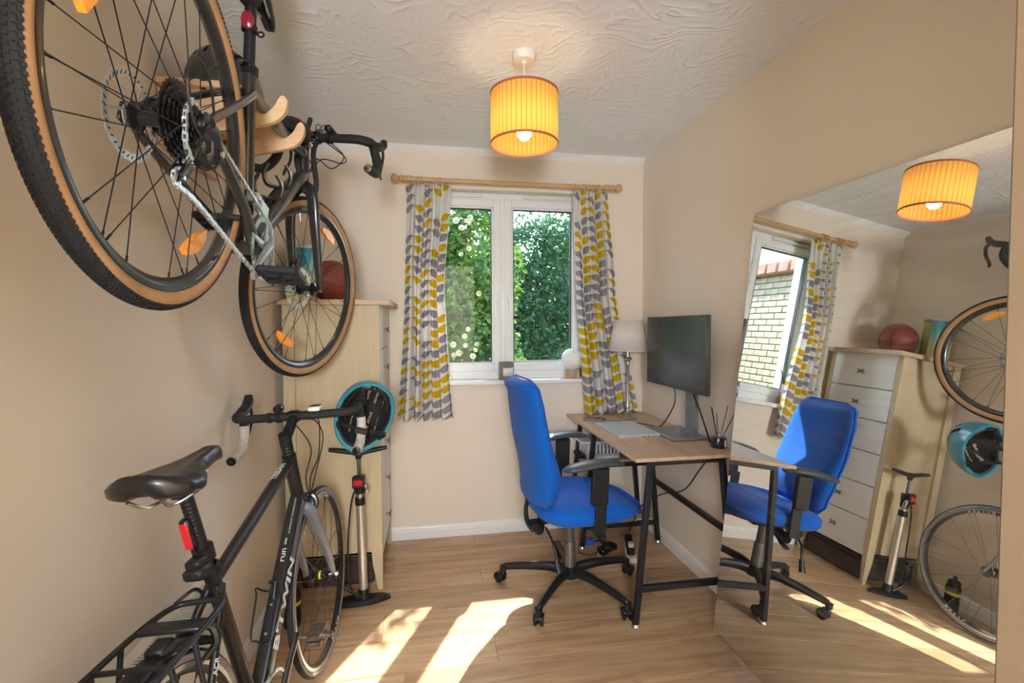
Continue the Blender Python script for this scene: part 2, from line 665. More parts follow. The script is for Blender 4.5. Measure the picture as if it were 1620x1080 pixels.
# ------------------------------------------------------------------ window
def glass_mat():
    m, n, l, b = new_mat('window_glass')
    n.remove(b)
    out = n['Material Output']
    tr = n.new('ShaderNodeBsdfTransparent')
    tr.inputs[0].default_value = (0.93, 0.97, 0.96, 1)
    gl = n.new('ShaderNodeBsdfGlossy')
    gl.inputs['Roughness'].default_value = 0.01
    t = NT(n, l)
    lw = n.new('ShaderNodeLayerWeight')
    lw.inputs['Blend'].default_value = 0.5
    fr = t.m('ADD', t.m('MULTIPLY', t.m('POWER', lw.outputs['Facing'], 5.0), 0.9), 0.022)
    mx = n.new('ShaderNodeMixShader')
    l.new(fr, mx.inputs[0])
    l.new(tr.outputs[0], mx.inputs[1])
    l.new(gl.outputs[0], mx.inputs[2])
    l.new(mx.outputs[0], out.inputs[0])
    return m
MT['glass'] = glass_mat()
win = MB()
FY = YB + 0.075                      # inner face of the fixed frame
cxm = 0.456
def bar(b, x0, x1, z0, z1, y0, y1, bev=0.004):
    b.box(((x0 + x1) / 2, (y0 + y1) / 2, (z0 + z1) / 2), (x1 - x0, y1 - y0, z1 - z0), bev)
# fixed outer frame, head member deeper
bar(win, WX0, WX0 + 0.045, WZ0, WZ1, FY, FY + 0.07)
bar(win, WX1 - 0.045, WX1, WZ0, WZ1, FY, FY + 0.07)
bar(win, WX0, WX1, WZ1 - 0.05, WZ1, FY, FY + 0.07)
bar(win, WX0, WX1, WZ0, WZ0 + 0.06, FY, FY + 0.07)
bar(win, cxm - 0.022, cxm + 0.022, WZ0, WZ1, FY - 0.004, FY + 0.07)
window = win.build('window_1', 'upvc', kind='structure', smooth=30)
def sash(x0, x1, z0, z1, hside):
    b = MB()
    w = 0.046
    y0, y1 = FY - 0.018, FY + 0.045
    bar(b, x0, x0 + w, z0, z1, y0, y1)
    bar(b, x1 - w, x1, z0, z1, y0, y1)
    bar(b, x0 + w, x1 - w, z1 - w, z1, y0, y1)
    bar(b, x0 + w, x1 - w, z0, z0 + w, y0, y1)
    # glazing bead, stepped back
    q = 0.012
    for (a0, a1, c0, c1) in ((x0 + w, x0 + w + q, z0 + w, z1 - w), (x1 - w - q, x1 - w, z0 + w, z1 - w), (x0 + w, x1 - w, z1 - w - q, z1 - w), (x0 + w, x1 - w, z0 + w, z0 + w + q)):
        bar(b, a0, a1, c0, c1, y0 + 0.012, y1, 0.003)
    s_ = b.build('sash', 'upvc', window, smooth=30)
    g = MB()
    u = w + q
    for (a0, a1, c0, c1) in ((x0 + u, x0 + u + .004, z0 + u, z1 - u), (x1 - u - .004, x1 - u, z0 + u, z1 - u), (x0 + u, x1 - u, z1 - u - .004, z1 - u), (x0 + u, x1 - u, z0 + u, z0 + u + .004)):
        bar(g, a0, a1, c0, c1, y0 + 0.014, y1 - 0.02, 0)
    g.build('gasket', 'gasket', s_, smooth=0)
    MB().box(((x0 + x1) / 2, FY + 0.012, (z0 + z1) / 2), (x1 - x0 - 2 * u, 0.004, z1 - z0 - 2 * u)).build('pane', 'glass', s_, smooth=0)
    h = MB()
    hx = hside
    h.box((hx, y0 - 0.006, 1.485), (0.022, 0.012, 0.052), 0.004)
    h.box((hx, y0 - 0.022, 1.478), (0.016, 0.020, 0.020), 0.004)
    h.tube(cr([(hx, y0 - 0.030, 1.48), (hx, y0 - 0.036, 1.445), (hx, y0 - 0.030, 1.385)], 4), [0.008, 0.008, 0.006], 8)
    h.build('handle', 'white_gloss', s_)
sash(WX0 + 0.032, cxm - 0.012, WZ0 + 0.050, WZ1 - 0.042, cxm - 0.036)
sash(cxm + 0.012, WX1 - 0.032, WZ0 + 0.050, WZ1 - 0.042, cxm + 0.036)
# trickle vents over both sashes
for xa in (0.17, 0.74):
    MB().box((xa, FY - 0.022, WZ1 - 0.026), (0.30, 0.012, 0.016), 0.004).build('trickle_vent', 'upvc', window)
sl = MB()
sl.box(((WX0 + WX1) / 2, YB + 0.022, WZ0 - 0.013), (WX1 - WX0 - 0.002, 0.11, 0.026), 0.003)
sl.box(((WX0 + WX1) / 2, YB - 0.018, WZ0 - 0.013), (WX1 - WX0 + 0.07, 0.032, 0.026), 0.010)
sl.build('window_sill', 'sill', window)
# ================================================================== OUTSIDE
MT['lawn'] = mat('lawn', (0.10, 0.20, 0.04), 0.9, var=0.4, vscale=12)
MB().box((1.5, 9.3, -0.42), (18, 12, 0.04)).build('ground_outside', 'lawn', smooth=0, kind='structure')

def leaf_mat(name, c1, c2):
    m, n, l, b = new_mat(name)
    t = NT(n, l)
    tc = n.new('ShaderNodeTexCoord')
    ns = n.new('ShaderNodeTexWhiteNoise')
    sc = n.new('ShaderNodeVectorMath')
    sc.operation = 'SNAP'
    l.new(tc.outputs['Object'], sc.inputs[0])
    sc.inputs[1].default_value = (0.07, 0.07, 0.07)
    l.new(sc.outputs[0], ns.inputs['Vector'])
    c = t.mix(ns.outputs['Value'], c1, c2)
    n.remove(b)
    out = n['Material Output']
    d = n.new('ShaderNodeBsdfDiffuse')
    tr = n.new('ShaderNodeBsdfTranslucent')
    gl = n.new('ShaderNodeBsdfGlossy')
    gl.inputs['Roughness'].default_value = 0.45
    l.new(c, d.inputs[0])
    l.new(c, tr.inputs[0])
    m1 = n.new('ShaderNodeMixShader')
    m1.inputs[0].default_value = 0.45
    l.new(d.outputs[0], m1.inputs[1])
    l.new(tr.outputs[0], m1.inputs[2])
    m2 = n.new('ShaderNodeMixShader')
    m2.inputs[0].default_value = 0.07
    l.new(m1.outputs[0], m2.inputs[1])
    l.new(gl.outputs[0], m2.inputs[2])
    l.new(m2.outputs[0], out.inputs[0])
    return m
MT['leaf_light'] = leaf_mat('rose_leaf', (0.15, 0.30, 0.03), (0.035, 0.12, 0.02))
MT['leaf_dark'] = leaf_mat('tree_leaf', (0.03, 0.115, 0.04), (0.06, 0.17, 0.05))
MT['bark'] = mat('bark', (0.10, 0.07, 0.05), 0.9, var=0.4, vscale=20)
MT['petal'] = mat('white_petal', (0.62, 0.58, 0.42), 0.7, var=0.05)

def leaves(b, rng, c, size):
    """one folded pointed leaf: 6 vertices, 4 faces"""
    d = Vector((rng.gauss(0, 1), rng.gauss(0, 1), rng.gauss(-0.3, 0.7))).normalized()
    u = Vector((rng.gauss(0, 1), rng.gauss(0, 1), rng.gauss(0, 1)))
    w = d.cross(u).normalized()
    nn = d.cross(w)
    L = size * rng.uniform(0.7, 1.3)
    k = L * 0.27
    base = len(b.v)
    b.v += [c, c + d * L * 0.35 + w * k + nn * k * 0.4, c + d * L * 0.45, c + d * L * 0.35 - w * k + nn * k * 0.4, c + d * L * 0.75 + w * k * 0.6 + nn * k * 0.2, c + d * L * 0.75 - w * k * 0.6 + nn * k * 0.2, c + d * L]
    b.f += [(base, base + 1, base + 2), (base, base + 2, base + 3), (base + 1, base + 4, base + 6, base + 2), (base + 3, base + 2, base + 6, base + 5)]

def leafy(parent, name, m, blobs, count, size, seed, label=None):
    rng = random.Random(seed)
    b = MB()
    tot = sum(bl[4] for bl in blobs)
    for (c, rx, ry, rz, wgt) in blobs:
        for _ in range(int(count * wgt / tot)):
            while True:
                p = Vector((rng.uniform(-1, 1), rng.uniform(-1, 1), rng.uniform(-1, 1)))
                if p.length < 1:
                    break
            q = Vector((c[0] + p.x * rx, c[1] + p.y * ry, c[2] + p.z * rz))
            # clumps with gaps between them
            if noise.noise(q * 2.6 + Vector((seed, 0, 0))) < -0.26:
                continue
            leaves(b, rng, q, size)
    b.uv = None
    return b.build(name, m, parent, smooth=0, kind='stuff')

rose = thing('climbing_rose', 'yellow green rose bush with white blooms outside the left window pane', 'bush', (0.35, 4.5, -0.4))
leafy(rose, 'foliage', 'leaf_light', [((0.0, 0.0, 1.1), 0.55, 0.42, 1.0, 3.2), ((-0.1, 0.05, 2.0), 0.55, 0.40, 1.0, 3), ((0.10, 0.0, 2.2), 0.42, 0.35, 0.65, 1.2), ((0.15, 0.0, 3.35), 0.50, 0.30, 0.45, 0.85)], 15000, 0.070, 3)  # topmost sparse cluster is out of view, added to dapple the sun
b = MB()
for k in range(5):
    x = -0.3 + k * 0.15
    b.tube(cr([(x, 0.1, 0), (x * 1.3, 0.15, 0.8), (x * 0.6 + 0.1, 0.25, 1.6), (x * 1.5, 0.3, 2.4)], 5), [0.016, 0.005], 6)
b.build('stem', 'bark', rose)
# blooms: three whorls of cupped petals round a bud, one mesh shared by all
def bloom():
    b = MB()
    for w_, (n_, r0, tilt) in enumerate(((5, 0.014, 75), (5, 0.022, 50), (6, 0.030, 22))):
        for k in range(n_):
            a = 2 * PI * (k + 0.5 * (w_ % 2)) / n_
            X = ROT(math.degrees(a), 'Z') @ ROT(-tilt, 'Y')
            b.grid(lambda u, v: Vector((r0 * (0.3 + 1.1 * u), (v - 0.5) * r0 * 1.7 * math.sin(PI * (0.15 + 0.7 * u)), 0.35 * r0 * (u - 0.2) ** 2 + 0.4 * r0 * (v - 0.5) ** 2)), 2, 3, X=X)
    b.ball((0, 0, 0.008), 0.010, 8, 5)
    return b
rng = random.Random(4)
pos = [(0.267, 1.934), (0.328, 1.991), (0.323, 1.282), (0.378, 1.097), (0.244, 1.077), (0.184, 1.15), (0.308, 2.226), (0.40, 1.15), (0.226, 2.224), (0.34, 2.26), (0.29, 1.22), (0.20, 1.06), (0.36, 1.04), (0.42, 1.60), (0.30, 1.14), (0.27, 2.16)]
first = None
for i, (x, z) in enumerate(pos):
    if first is None:
        o = bloom().build('flower', 'petal', rose, smooth=60)
        first = o.data
    else:
        o = bpy.data.objects.new('flower', first)
        COL.objects.link(o)
        o.parent = rose
    yy = 4.02 + rng.uniform(-0.05, 0.12)
    s_ = rng.uniform(0.5, 0.85)
    k = yy / 4.2
    o.matrix_local = T((x * k - 0.35, yy - 4.5, 1.322 + (z - 1.322) * k + 0.4)) @ ROT(75 + rng.uniform(-25, 25), 'X') @ ROT(rng.uniform(-30, 30), 'Y') @ Matrix.Scale(s_, 4)

tree = thing('leafy_tree', 'dark green tree with slim trunk outside the right window pane', 'tree', (1.40, 5.95, -0.4))
leafy(tree, 'foliage', 'leaf_dark', [((0.25, 0.0, 1.35), 0.95, 0.7, 0.95, 3.2), ((0.1, 0.3, 2.35), 0.9, 0.7, 0.75, 2.6), ((-0.62, 0.1, 1.3), 0.5, 0.5, 1.0, 1.0), ((-0.5, 0.1, 2.4), 0.45, 0.45, 0.6, 0.5), ((0.3, 0.2, 2.95), 0.7, 0.5, 0.5, 0.8)], 19000, 0.068, 11)
b = MB()
b.tube(cr([(0.05, 0, 0), (0.02, 0.02, 0.9), (0.10, 0, 1.6), (0.02, 0.1, 2.4), (0.1, 0.1, 3.0)], 5), [0.05, 0.035, 0.012], 8)
for (p, q_) in (((0.02, 0, 1.1), (-0.45, -0.1, 1.9)), ((0.08, 0, 1.5), (0.6, 0.0, 2.3)), ((0.05, 0, 1.9), (-0.3, 0.2, 2.7)), ((0.03, 0, 0.8), (0.5, -0.2, 1.4))):
    b.tube(cr([p, tuple((a + c) / 2 + 0.06 for a, c in zip(p, q_)), q_], 4), [0.022, 0.006], 6)
b.build('trunk', 'bark', tree)
hedge = thing('hedge', 'dense dark hedge growing at the far side of the garden', 'hedge', (1.2, 7.6, -0.4))
leafy(hedge, 'foliage', 'leaf_dark', [((0, 0, 1.0), 2.6, 0.5, 1.35, 1), ((1.5, 0.3, 1.9), 1.3, 0.5, 1.5, 0.9), ((-0.6, 0.2, 2.2), 1.0, 0.4, 1.1, 0.5)], 21000, 0.11, 21)

# neighbour's pale brick wall at the left, mortar bed with each brick standing proud
MT['brick'] = mat('buff_brick', (0.36, 0.29, 0.21), 0.85, var=0.2, vscale=9, bump=0.4)
MT['brick_red'] = mat('red_roof_tile', (0.36, 0.17, 0.12), 0.8, var=0.2, vscale=9)
MT['mortar'] = mat('mortar', (0.20, 0.18, 0.155), 0.9)
BW = thing('brick_wall', 'buff brick house wall with red tile edge beyond the left side of window', 'wall', (-1.62, 6.0, -0.4))
MB().box((-0.06, 0, 1.45), (0.1, 5.0, 2.9)).build('mortar_bed', 'mortar', BW, smooth=0)
bm_ = {}
rest = MB()
cnt = 0
for rw in range(36):
    z = 0.04 + rw * 0.0795
    x = -2.5 - (0.115 if rw % 2 else 0)
    while x < 2.45:
        a, c = max(x, -2.5), min(x + 0.222, 2.5)
        if c - a > 0.04:
            zz, yy = z + 0.034, (a + c) / 2
            vis = 1.25 < zz < 2.95 and -2.3 < yy < 0.7 and cnt < 280
            if vis:
                cnt += 1
                L_ = round(c - a, 3)
                if L_ not in bm_:
                    o = MB().box((0, 0, 0), (0.02, L_, 0.068), 0.003).build('brick', 'brick', BW, smooth=0)
                    bm_[L_] = o.data
                else:
                    o = bpy.data.objects.new('brick', bm_[L_])
                    COL.objects.link(o)
                    o.parent = BW
                o.location = (-0.004 + random.uniform(-0.002, 0.002), yy, zz)
            else:
                rest.box((-0.004, yy, zz), (0.02, c - a, 0.068))
        x += 0.232
rest.build('distant_bricks', 'brick', BW, smooth=0, kind='stuff')
b = MB()
for k in range(26):
    b.box((0.03, -2.45 + k * 0.195, 2.98), (0.16, 0.188, 0.16), 0.02)
b.build('roof_tiles', 'brick_red', BW, kind='stuff')

# ================================================================== CURTAINS
def curtain_mat():
    m, n, l, b = new_mat('leaf_print_cotton')
    t = NT(n, l)
    uv = n.new('ShaderNodeUVMap')
    sp = n.new('ShaderNodeSeparateXYZ')
    l.new(uv.outputs[0], sp.inputs[0])
    def layer(cw, ch, ox, oy, arch, wid, th1, th2, seed):
        u = t.m('ADD', t.m('DIVIDE', sp.outputs[0], cw), ox)
        iu = t.m('FLOOR', u)
        fu = t.m('MULTIPLY', t.m('SUBTRACT', t.m('SUBTRACT', u, iu), 0.5), 2.0)     # -1..1
        au = t.m('ABSOLUTE', fu)
        sg = t.m('SIGN', fu)
        v = t.m('ADD', t.m('DIVIDE', sp.outputs[1], ch), t.m('MULTIPLY', iu, 0.37))
        v = t.m('ADD', t.m('ADD', v, oy), t.m('MULTIPLY', sg, 0.21))
        v = t.m('SUBTRACT', v, t.m('MULTIPLY', t.m('POWER', au, 1.6), arch))
        iv = t.m('FLOOR', v)
        fv = t.m('SUBTRACT', t.m('SUBTRACT', v, iv), 0.5)
        half = t.m('MULTIPLY', t.m('SINE', t.m('MULTIPLY', t.m('POWER', au, 0.75), PI)), wid)
        mask = t.m('LESS_THAN', t.m('ABSOLUTE', fv), half)
        wnz = n.new('ShaderNodeTexWhiteNoise')
        l.new(t.comb(t.m('ADD', iv, seed), t.m('ADD', iu, 0.5), sg), wnz.inputs['Vector'])
        yel = t.m('MULTIPLY', mask, t.m('LESS_THAN', wnz.outputs['Value'], th1))
        gry = t.m('MULTIPLY', mask, t.m('MULTIPLY', t.m('GREATER_THAN', wnz.outputs['Value'], th1), t.m('LESS_THAN', wnz.outputs['Value'], th2)))
        return yel, gry
    y1, g1 = layer(0.27, 0.060, 0.25, 0.0, 0.50, 0.39, 0.47, 0.88, 3.3)
    c = t.mix(g1, (0.84, 0.83, 0.82), (0.37, 0.355, 0.375))
    c = t.mix(y1, c, (0.70, 0.50, 0.02))
    n.remove(b)
    out = n['Material Output']
    d = n.new('ShaderNodeBsdfDiffuse')
    tr = n.new('ShaderNodeBsdfTranslucent')
    l.new(c, d.inputs[0])
    l.new(c, tr.inputs[0])
    mx = n.new('ShaderNodeMixShader')
    mx.inputs[0].default_value = 0.30
    l.new(d.outputs[0], mx.inputs[1])
    l.new(tr.outputs[0], mx.inputs[2])
    l.new(mx.outputs[0], out.inputs[0])
    return m
MT['curtain'] = curtain_mat()
MT['ring'] = MT['rod_wood']
RY, RZ = YB - 0.10, 2.176
rod = thing('curtain_rod', 'turned pale wooden curtain rod with ball finials above the window', 'curtain rod', ((-0.2 + 1.17) / 2, RY, RZ))
ox = rod.location.x
MB().tube([(-0.17 - ox, 0, 0), (1.12 - ox, 0, 0)], 0.0135, 16).build('pole', 'rod_wood', rod)
for sgn, xx in ((-1, -0.135), (1, 1.105)):
    prof = [(0.0135, 0), (0.019, 0.002), (0.021, 0.010), (0.016, 0.017), (0.014, 0.020), (0.021, 0.025), (0.0215, 0.033), (0.015, 0.040), (0.013, 0.043), (0.018, 0.047), (0.024, 0.056), (0.0265, 0.066), (0.024, 0.077), (0.016, 0.085), (0.0, 0.089)]
    MB().lathe(prof, (xx - ox, 0, 0), (sgn, 0, 0), 20).build('finial', 'rod_wood', rod)
for xx in (-0.12, 1.09):
    b = MB()
    b.lathe([(0.0, 0), (0.026, 0), (0.026, 0.012), (0.012, 0.018), (0.011, 0.086), (0.0, 0.086)], (xx - ox, YB - RY, -0.03), (0, -1, 0), 16)
    b.lathe([(0.0145, -0.009), (0.019, -0.009), (0.019, 0.009), (0.0145, 0.009)], (xx - ox, 0, 0), (1, 0, 0), 18, closed=True)
    b.build('bracket', 'rod_wood', rod)
ORD = ('first', 'second', 'third', 'fourth', 'fifth', 'sixth', 'seventh')
def rings(xs, label):
    data = None
    for x in xs:
        if data is None:
            o = MB().lathe([(0.0205 + 0.0035 * math.cos(a), 0.0035 * math.sin(a)) for a in [2 * PI * k / 8 for k in range(8)]], (0, 0, 0), (1, 0, 0), 20, closed=True).build('curtain_ring', 'rod_wood')
            o.data.name = 'curtain_ring'
            data = o.data
        else:
            o = bpy.data.objects.new('curtain_ring', data)
            COL.objects.link(o)
        o.location = (x, RY, RZ - 0.006)
        o.rotation_euler = (0, 0, random.uniform(-0.25, 0.25))
        tag(o, label % ORD[xs.index(x)], 'curtain ring', 'wooden rings on the curtain rod')
rings([-0.098, -0.078, -0.060, -0.044, 0.024, 0.050, 0.066], '%s wooden curtain ring counted from the left ball finial')
rings([1.04, 1.02, 1.001, 0.983, 0.965, 0.94, 0.885], '%s wooden curtain ring counted from the right ball finial')

def curtain(name, label, top, mid, bot, ztop, zbot, folds, seed, amp=0.026, cloth=1.0, yb_=0.0):
    """top/mid/bot: (x0, x1) extents; folds run down it"""
    rng = random.Random(seed)
    ph = [rng.uniform(-0.5, 0.5) for _ in range(12)]
    H_ = ztop - zbot
    def fn(u, v):
        # v 0 top .. 1 bottom
        if v < 0.45:
            w = v / 0.45
            w = w * w * (3 - 2 * w)
            x0, x1 = top[0] + (mid[0] - top[0]) * w, top[1] + (mid[1] - top[1]) * w
        else:
            w = (v - 0.45) / 0.55
            w = w ** 1.15
            x0, x1 = mid[0] + (bot[0] - mid[0]) * w, mid[1] + (bot[1] - mid[1]) * w
        x = x0 + (x1 - x0) * u
        fr_ = folds
        a = amp * (0.55 + 0.75 * v) * (0.8 + 0.4 * math.sin(3.1 * u + ph[0]))
        p = 2 * PI * fr_ * (u + 0.035 * math.sin(5 * u + ph[1] * 4 + 1.8 * v)) + ph[2]
        yy = a * math.sin(p) + 0.35 * a * math.sin(2.1 * p + ph[3] + 2 * v)
        # gathers under the heading tape
        if v < 0.10:
            g = 1 - v / 0.10
            yy += 0.010 * g * math.sin(2 * PI * folds * 2.6 * u + ph[4])
            yy *= 1 - 0.25 * g
        x += 0.012 * math.sin(p * 1.0 + 1.2) * v
        z = ztop - H_ * v
        if v < 0.03:
            z += 0.006 * math.sin(2 * PI * folds * 2.6 * u)
        z += 0.010 * math.sin(p + 0.7) * (v ** 3)
        yy += 0.018 * math.sin(2.5 * v * PI + seed) * v
        return Vector((x, RY + 0.012 + yb_ * v + yy, z))
    b = MB()
    b.grid(fn, 150, 64, uv=lambda u, v: (u * cloth + seed * 0.31, (1 - v) * H_))
    o = b.build(name, 'curtain', smooth=180, solid=0.0015)
    tag(o, label, 'curtain')
    # heading tape at the top and a hem at the bottom
    c = MB()
    c.grid(lambda u, v: fn(u, 0.006 + 0.042 * v) + Vector((0, 0.004, 0)), 150, 2, uv=lambda u, v: (u * cloth + seed * 0.31, (1 - v * 0.05) * H_))
    c.build('heading_tape', 'curtain', o, smooth=180)
    return o
curtain('curtain', 'leaf print curtain in yellow, grey and white at the left of the window', (-0.135, 0.125), (-0.155, 0.085), (-0.205, 0.140), 2.152, 0.765, 5.5, 2, cloth=0.66)
curtain('curtain', 'leaf print curtain in yellow, grey and white whose hem touches the desk by the lamp', (0.880, 1.105), (0.900, 1.165), (0.955, 1.325), 2.152, 0.757, 5.5, 5, amp=0.024, cloth=0.66, yb_=0.02)

# ================================================================== PENDANT LAMP
LX, LY = 0.3755, 1.90
def shade_mat():
    m, n, l, b = new_mat('woven_shade')
    t = NT(n, l)
    uv = n.new('ShaderNodeUVMap')
    sp = n.new('ShaderNodeSeparateXYZ')
    l.new(uv.outputs[0], sp.inputs[0])
    st = t.m('FRACT', t.m('MULTIPLY', sp.outputs[0], 44.0))
    line = t.m('LESS_THAN', st, 0.16)
    wv = t.m('FRACT', t.m('MULTIPLY', sp.outputs[1], 60.0))
    wv2 = t.m('FRACT', t.m('ADD', t.m('MULTIPLY', sp.outputs[0], 176.0), t.m('MULTIPLY', t.m('GREATER_THAN', wv, 0.5), 0.5)))
    weave = t.m('MULTIPLY', t.m('GREATER_THAN', wv2, 0.5), 0.6)
    c = t.mix(weave, (0.84, 0.50, 0.13), (0.66, 0.30, 0.07))
    c = t.mix(line, c, (0.50, 0.20, 0.05))
    n.remove(b)
    out = n['Material Output']
    d = n.new('ShaderNodeBsdfDiffuse')
    tr = n.new('ShaderNodeBsdfTranslucent')
    l.new(c, d.inputs[0])
    l.new(c, tr.inputs[0])
    mx = n.new('ShaderNodeMixShader')
    mx.inputs[0].default_value = 0.55
    l.new(d.outputs[0], mx.inputs[1])
    l.new(tr.outputs[0], mx.inputs[2])
    l.new(mx.outputs[0], out.inputs[0])
    return m
MT['shade'] = shade_mat()
MT['shade_trim'] = mat('rust_trim', (0.42, 0.12, 0.05), 0.7)
MT['cream_plastic'] = mat('cream_plastic', (0.82, 0.80, 0.76), 0.4, var=0.02)
MT['shade_lining'] = mat('shade_lining', (0.85, 0.72, 0.45), 0.6)
pend = thing('pendant_lamp', 'round pendant lamp with orange woven shade hanging from white ceiling rose', 'lamp', (LX, LY, HC))
MB().lathe([(0, 0.002), (0.046, 0.002), (0.048, -0.004), (0.046, -0.022), (0.040, -0.030), (0.012, -0.032), (0.009, -0.040), (0, -0.040)], n=28).build('ceiling_rose', 'cream_plastic', pend)
MB().tube([(0, 0, -0.035), (0, 0, -0.205)], 0.0032, 8).build('cord', 'cream_plastic', pend)
SZ0, SZ1, SR = -0.354, -0.158, 0.1345
b = MB()
b.grid(lambda u, v: Vector((SR * math.cos(2 * PI * u), SR * math.sin(2 * PI * u), SZ0 + (SZ1 - SZ0) * v)), 64, 4, uv=lambda u, v: (u, v))
shade = b.build('shade', 'shade', pend, smooth=60)
for z in (SZ0, SZ1):
    MB().lathe([(SR + 0.0025 * math.cos(a), z + 0.005 * math.sin(a)) for a in [2 * PI * k / 8 for k in range(8)]], n=64, closed=True).build('trim_ring', 'shade_trim', shade)
b = MB()
b.lathe([(0.018 + 0.002 * math.cos(a), -0.205 + 0.003 * math.sin(a)) for a in [2 * PI * k / 6 for k in range(6)]], n=20, closed=True)
for k in range(3):
    a = 2 * PI * k / 3 + 0.3
    b.tube([(0.018 * math.cos(a), 0.018 * math.sin(a), -0.205), (SR * math.cos(a), SR * math.sin(a), -0.168)], 0.0016, 6)
b.build('spider', 'cream_plastic', pend)
MB().lathe([(0.008, -0.185), (0.017, -0.192), (0.019, -0.235), (0.014, -0.243), (0.0, -0.243)], n=18).build('lamp_holder', 'cream_plastic', pend)
MT['bulb'] = mat('lit_bulb', (1, 0.95, 0.85), 0.5, emit=(1.0, 0.80, 0.50), estr=36.0)
MB().lathe([(0.012, -0.243), (0.014, -0.255), (0.024, -0.275), (0.030, -0.300), (0.027, -0.322), (0.015, -0.336), (0, -0.340)], n=20).build('bulb', 'bulb', pend)
# ================================================================== BICYCLES
MT['tyre'] = mat('tyre_rubber', (0.012, 0.012, 0.013), 0.8, var=0.25, vscale=30)
MT['tan_wall'] = mat('tan_sidewall', (0.40, 0.22, 0.10), 0.65, var=0.15, vscale=20)
MT['grey_wall'] = mat('dusty_tyre_edge', (0.25, 0.235, 0.22), 0.8, var=0.2, vscale=30)
MT['rim_black'] = mat('rim_anodised_black', (0.035, 0.037, 0.040), 0.28, 0.5, var=0.1, coat=0.4)
MT['rim_silver'] = mat('rim_brake_track', (0.50, 0.50, 0.51), 0.3, 0.9, var=0.1)
MT['spoke'] = mat('black_spoke', (0.03, 0.03, 0.03), 0.35, 0.5)
MT['spoke_grey'] = mat('grey_spoke', (0.12, 0.11, 0.10), 0.35, 0.8)
MT['paint1'] = mat('graphite_frame_paint', (0.028, 0.026, 0.026), 0.28, 0.15, var=0.1, vscale=15, coat=0.6)
MT['paint2'] = mat('matt_black_frame_paint', (0.014, 0.0125, 0.012), 0.38, 0.1, var=0.12, vscale=15, coat=0.2)
MT['paint2_grey'] = mat('blue_grey_frame_paint', (0.085, 0.095, 0.125), 0.35, 0.2, var=0.1, coat=0.2)
MT['fork_grey'] = mat('light_grey_fork_paint', (0.19, 0.20, 0.23), 0.35, 0.3, var=0.12, coat=0.2)
MT['bartape'] = mat('black_bar_tape', (0.011, 0.0105, 0.0105), 0.65, var=0.2, vscale=60, bump=0.5, bscale=900)
MT['whitetape'] = mat('white_bar_tape', (0.60, 0.54, 0.49), 0.6, var=0.12, vscale=60, bump=0.4, bscale=700)
MT['orange'] = mat('orange_reflector', (0.95, 0.34, 0.03), 0.25, var=0.1, vscale=80, coat=0.5, emit=None)
MT['red'] = mat('red_lens', (0.55, 0.015, 0.02), 0.2, coat=0.5)
MT['darkred'] = mat('dark_red_lens', (0.22, 0.01, 0.03), 0.25, coat=0.5)
MT['cable'] = mat('cable_housing', (0.012, 0.012, 0.013), 0.35)
MT['alloy'] = mat('grey_alloy', (0.30, 0.33, 0.34), 0.36, 0.6, var=0.08)
MT['alloy_dark'] = mat('dark_alloy', (0.08, 0.082, 0.085), 0.3, 0.9, var=0.1)
MT['pedal_grey'] = mat('worn_pedal', (0.20, 0.16, 0.13), 0.35, 0.8, var=0.4, vscale=60)
MT['rotor'] = mat('bright_rotor_steel', (0.60, 0.61, 0.62), 0.36, 0.5, var=0.1, vscale=60)
MT['chain'] = mat('steel_chain', (0.60, 0.63, 0.62), 0.3, 0.6, var=0.25, vscale=90)
MT['cassette'] = mat('black_cassette', (0.045, 0.038, 0.034), 0.35, 0.8, var=0.5, vscale=40)
MT['sadl'] = mat('black_saddle_cover', (0.012, 0.012, 0.013), 0.34, var=0.1, coat=0.1)
MT['letters'] = mat('white_lettering', (0.72, 0.73, 0.74), 0.5)
MT['letters_dim'] = mat('grey_lettering', (0.50, 0.48, 0.46), 0.5)
MT['yellow'] = mat('yellow_band', (0.75, 0.62, 0.04), 0.4)
MT['green'] = mat('lime_decal', (0.45, 0.60, 0.12), 0.5)

def steer_mat(hb, hd, s):
    return T(hb) @ Matrix.Rotation(s, 4, Vector(hd)) @ T(-Vector(hb))

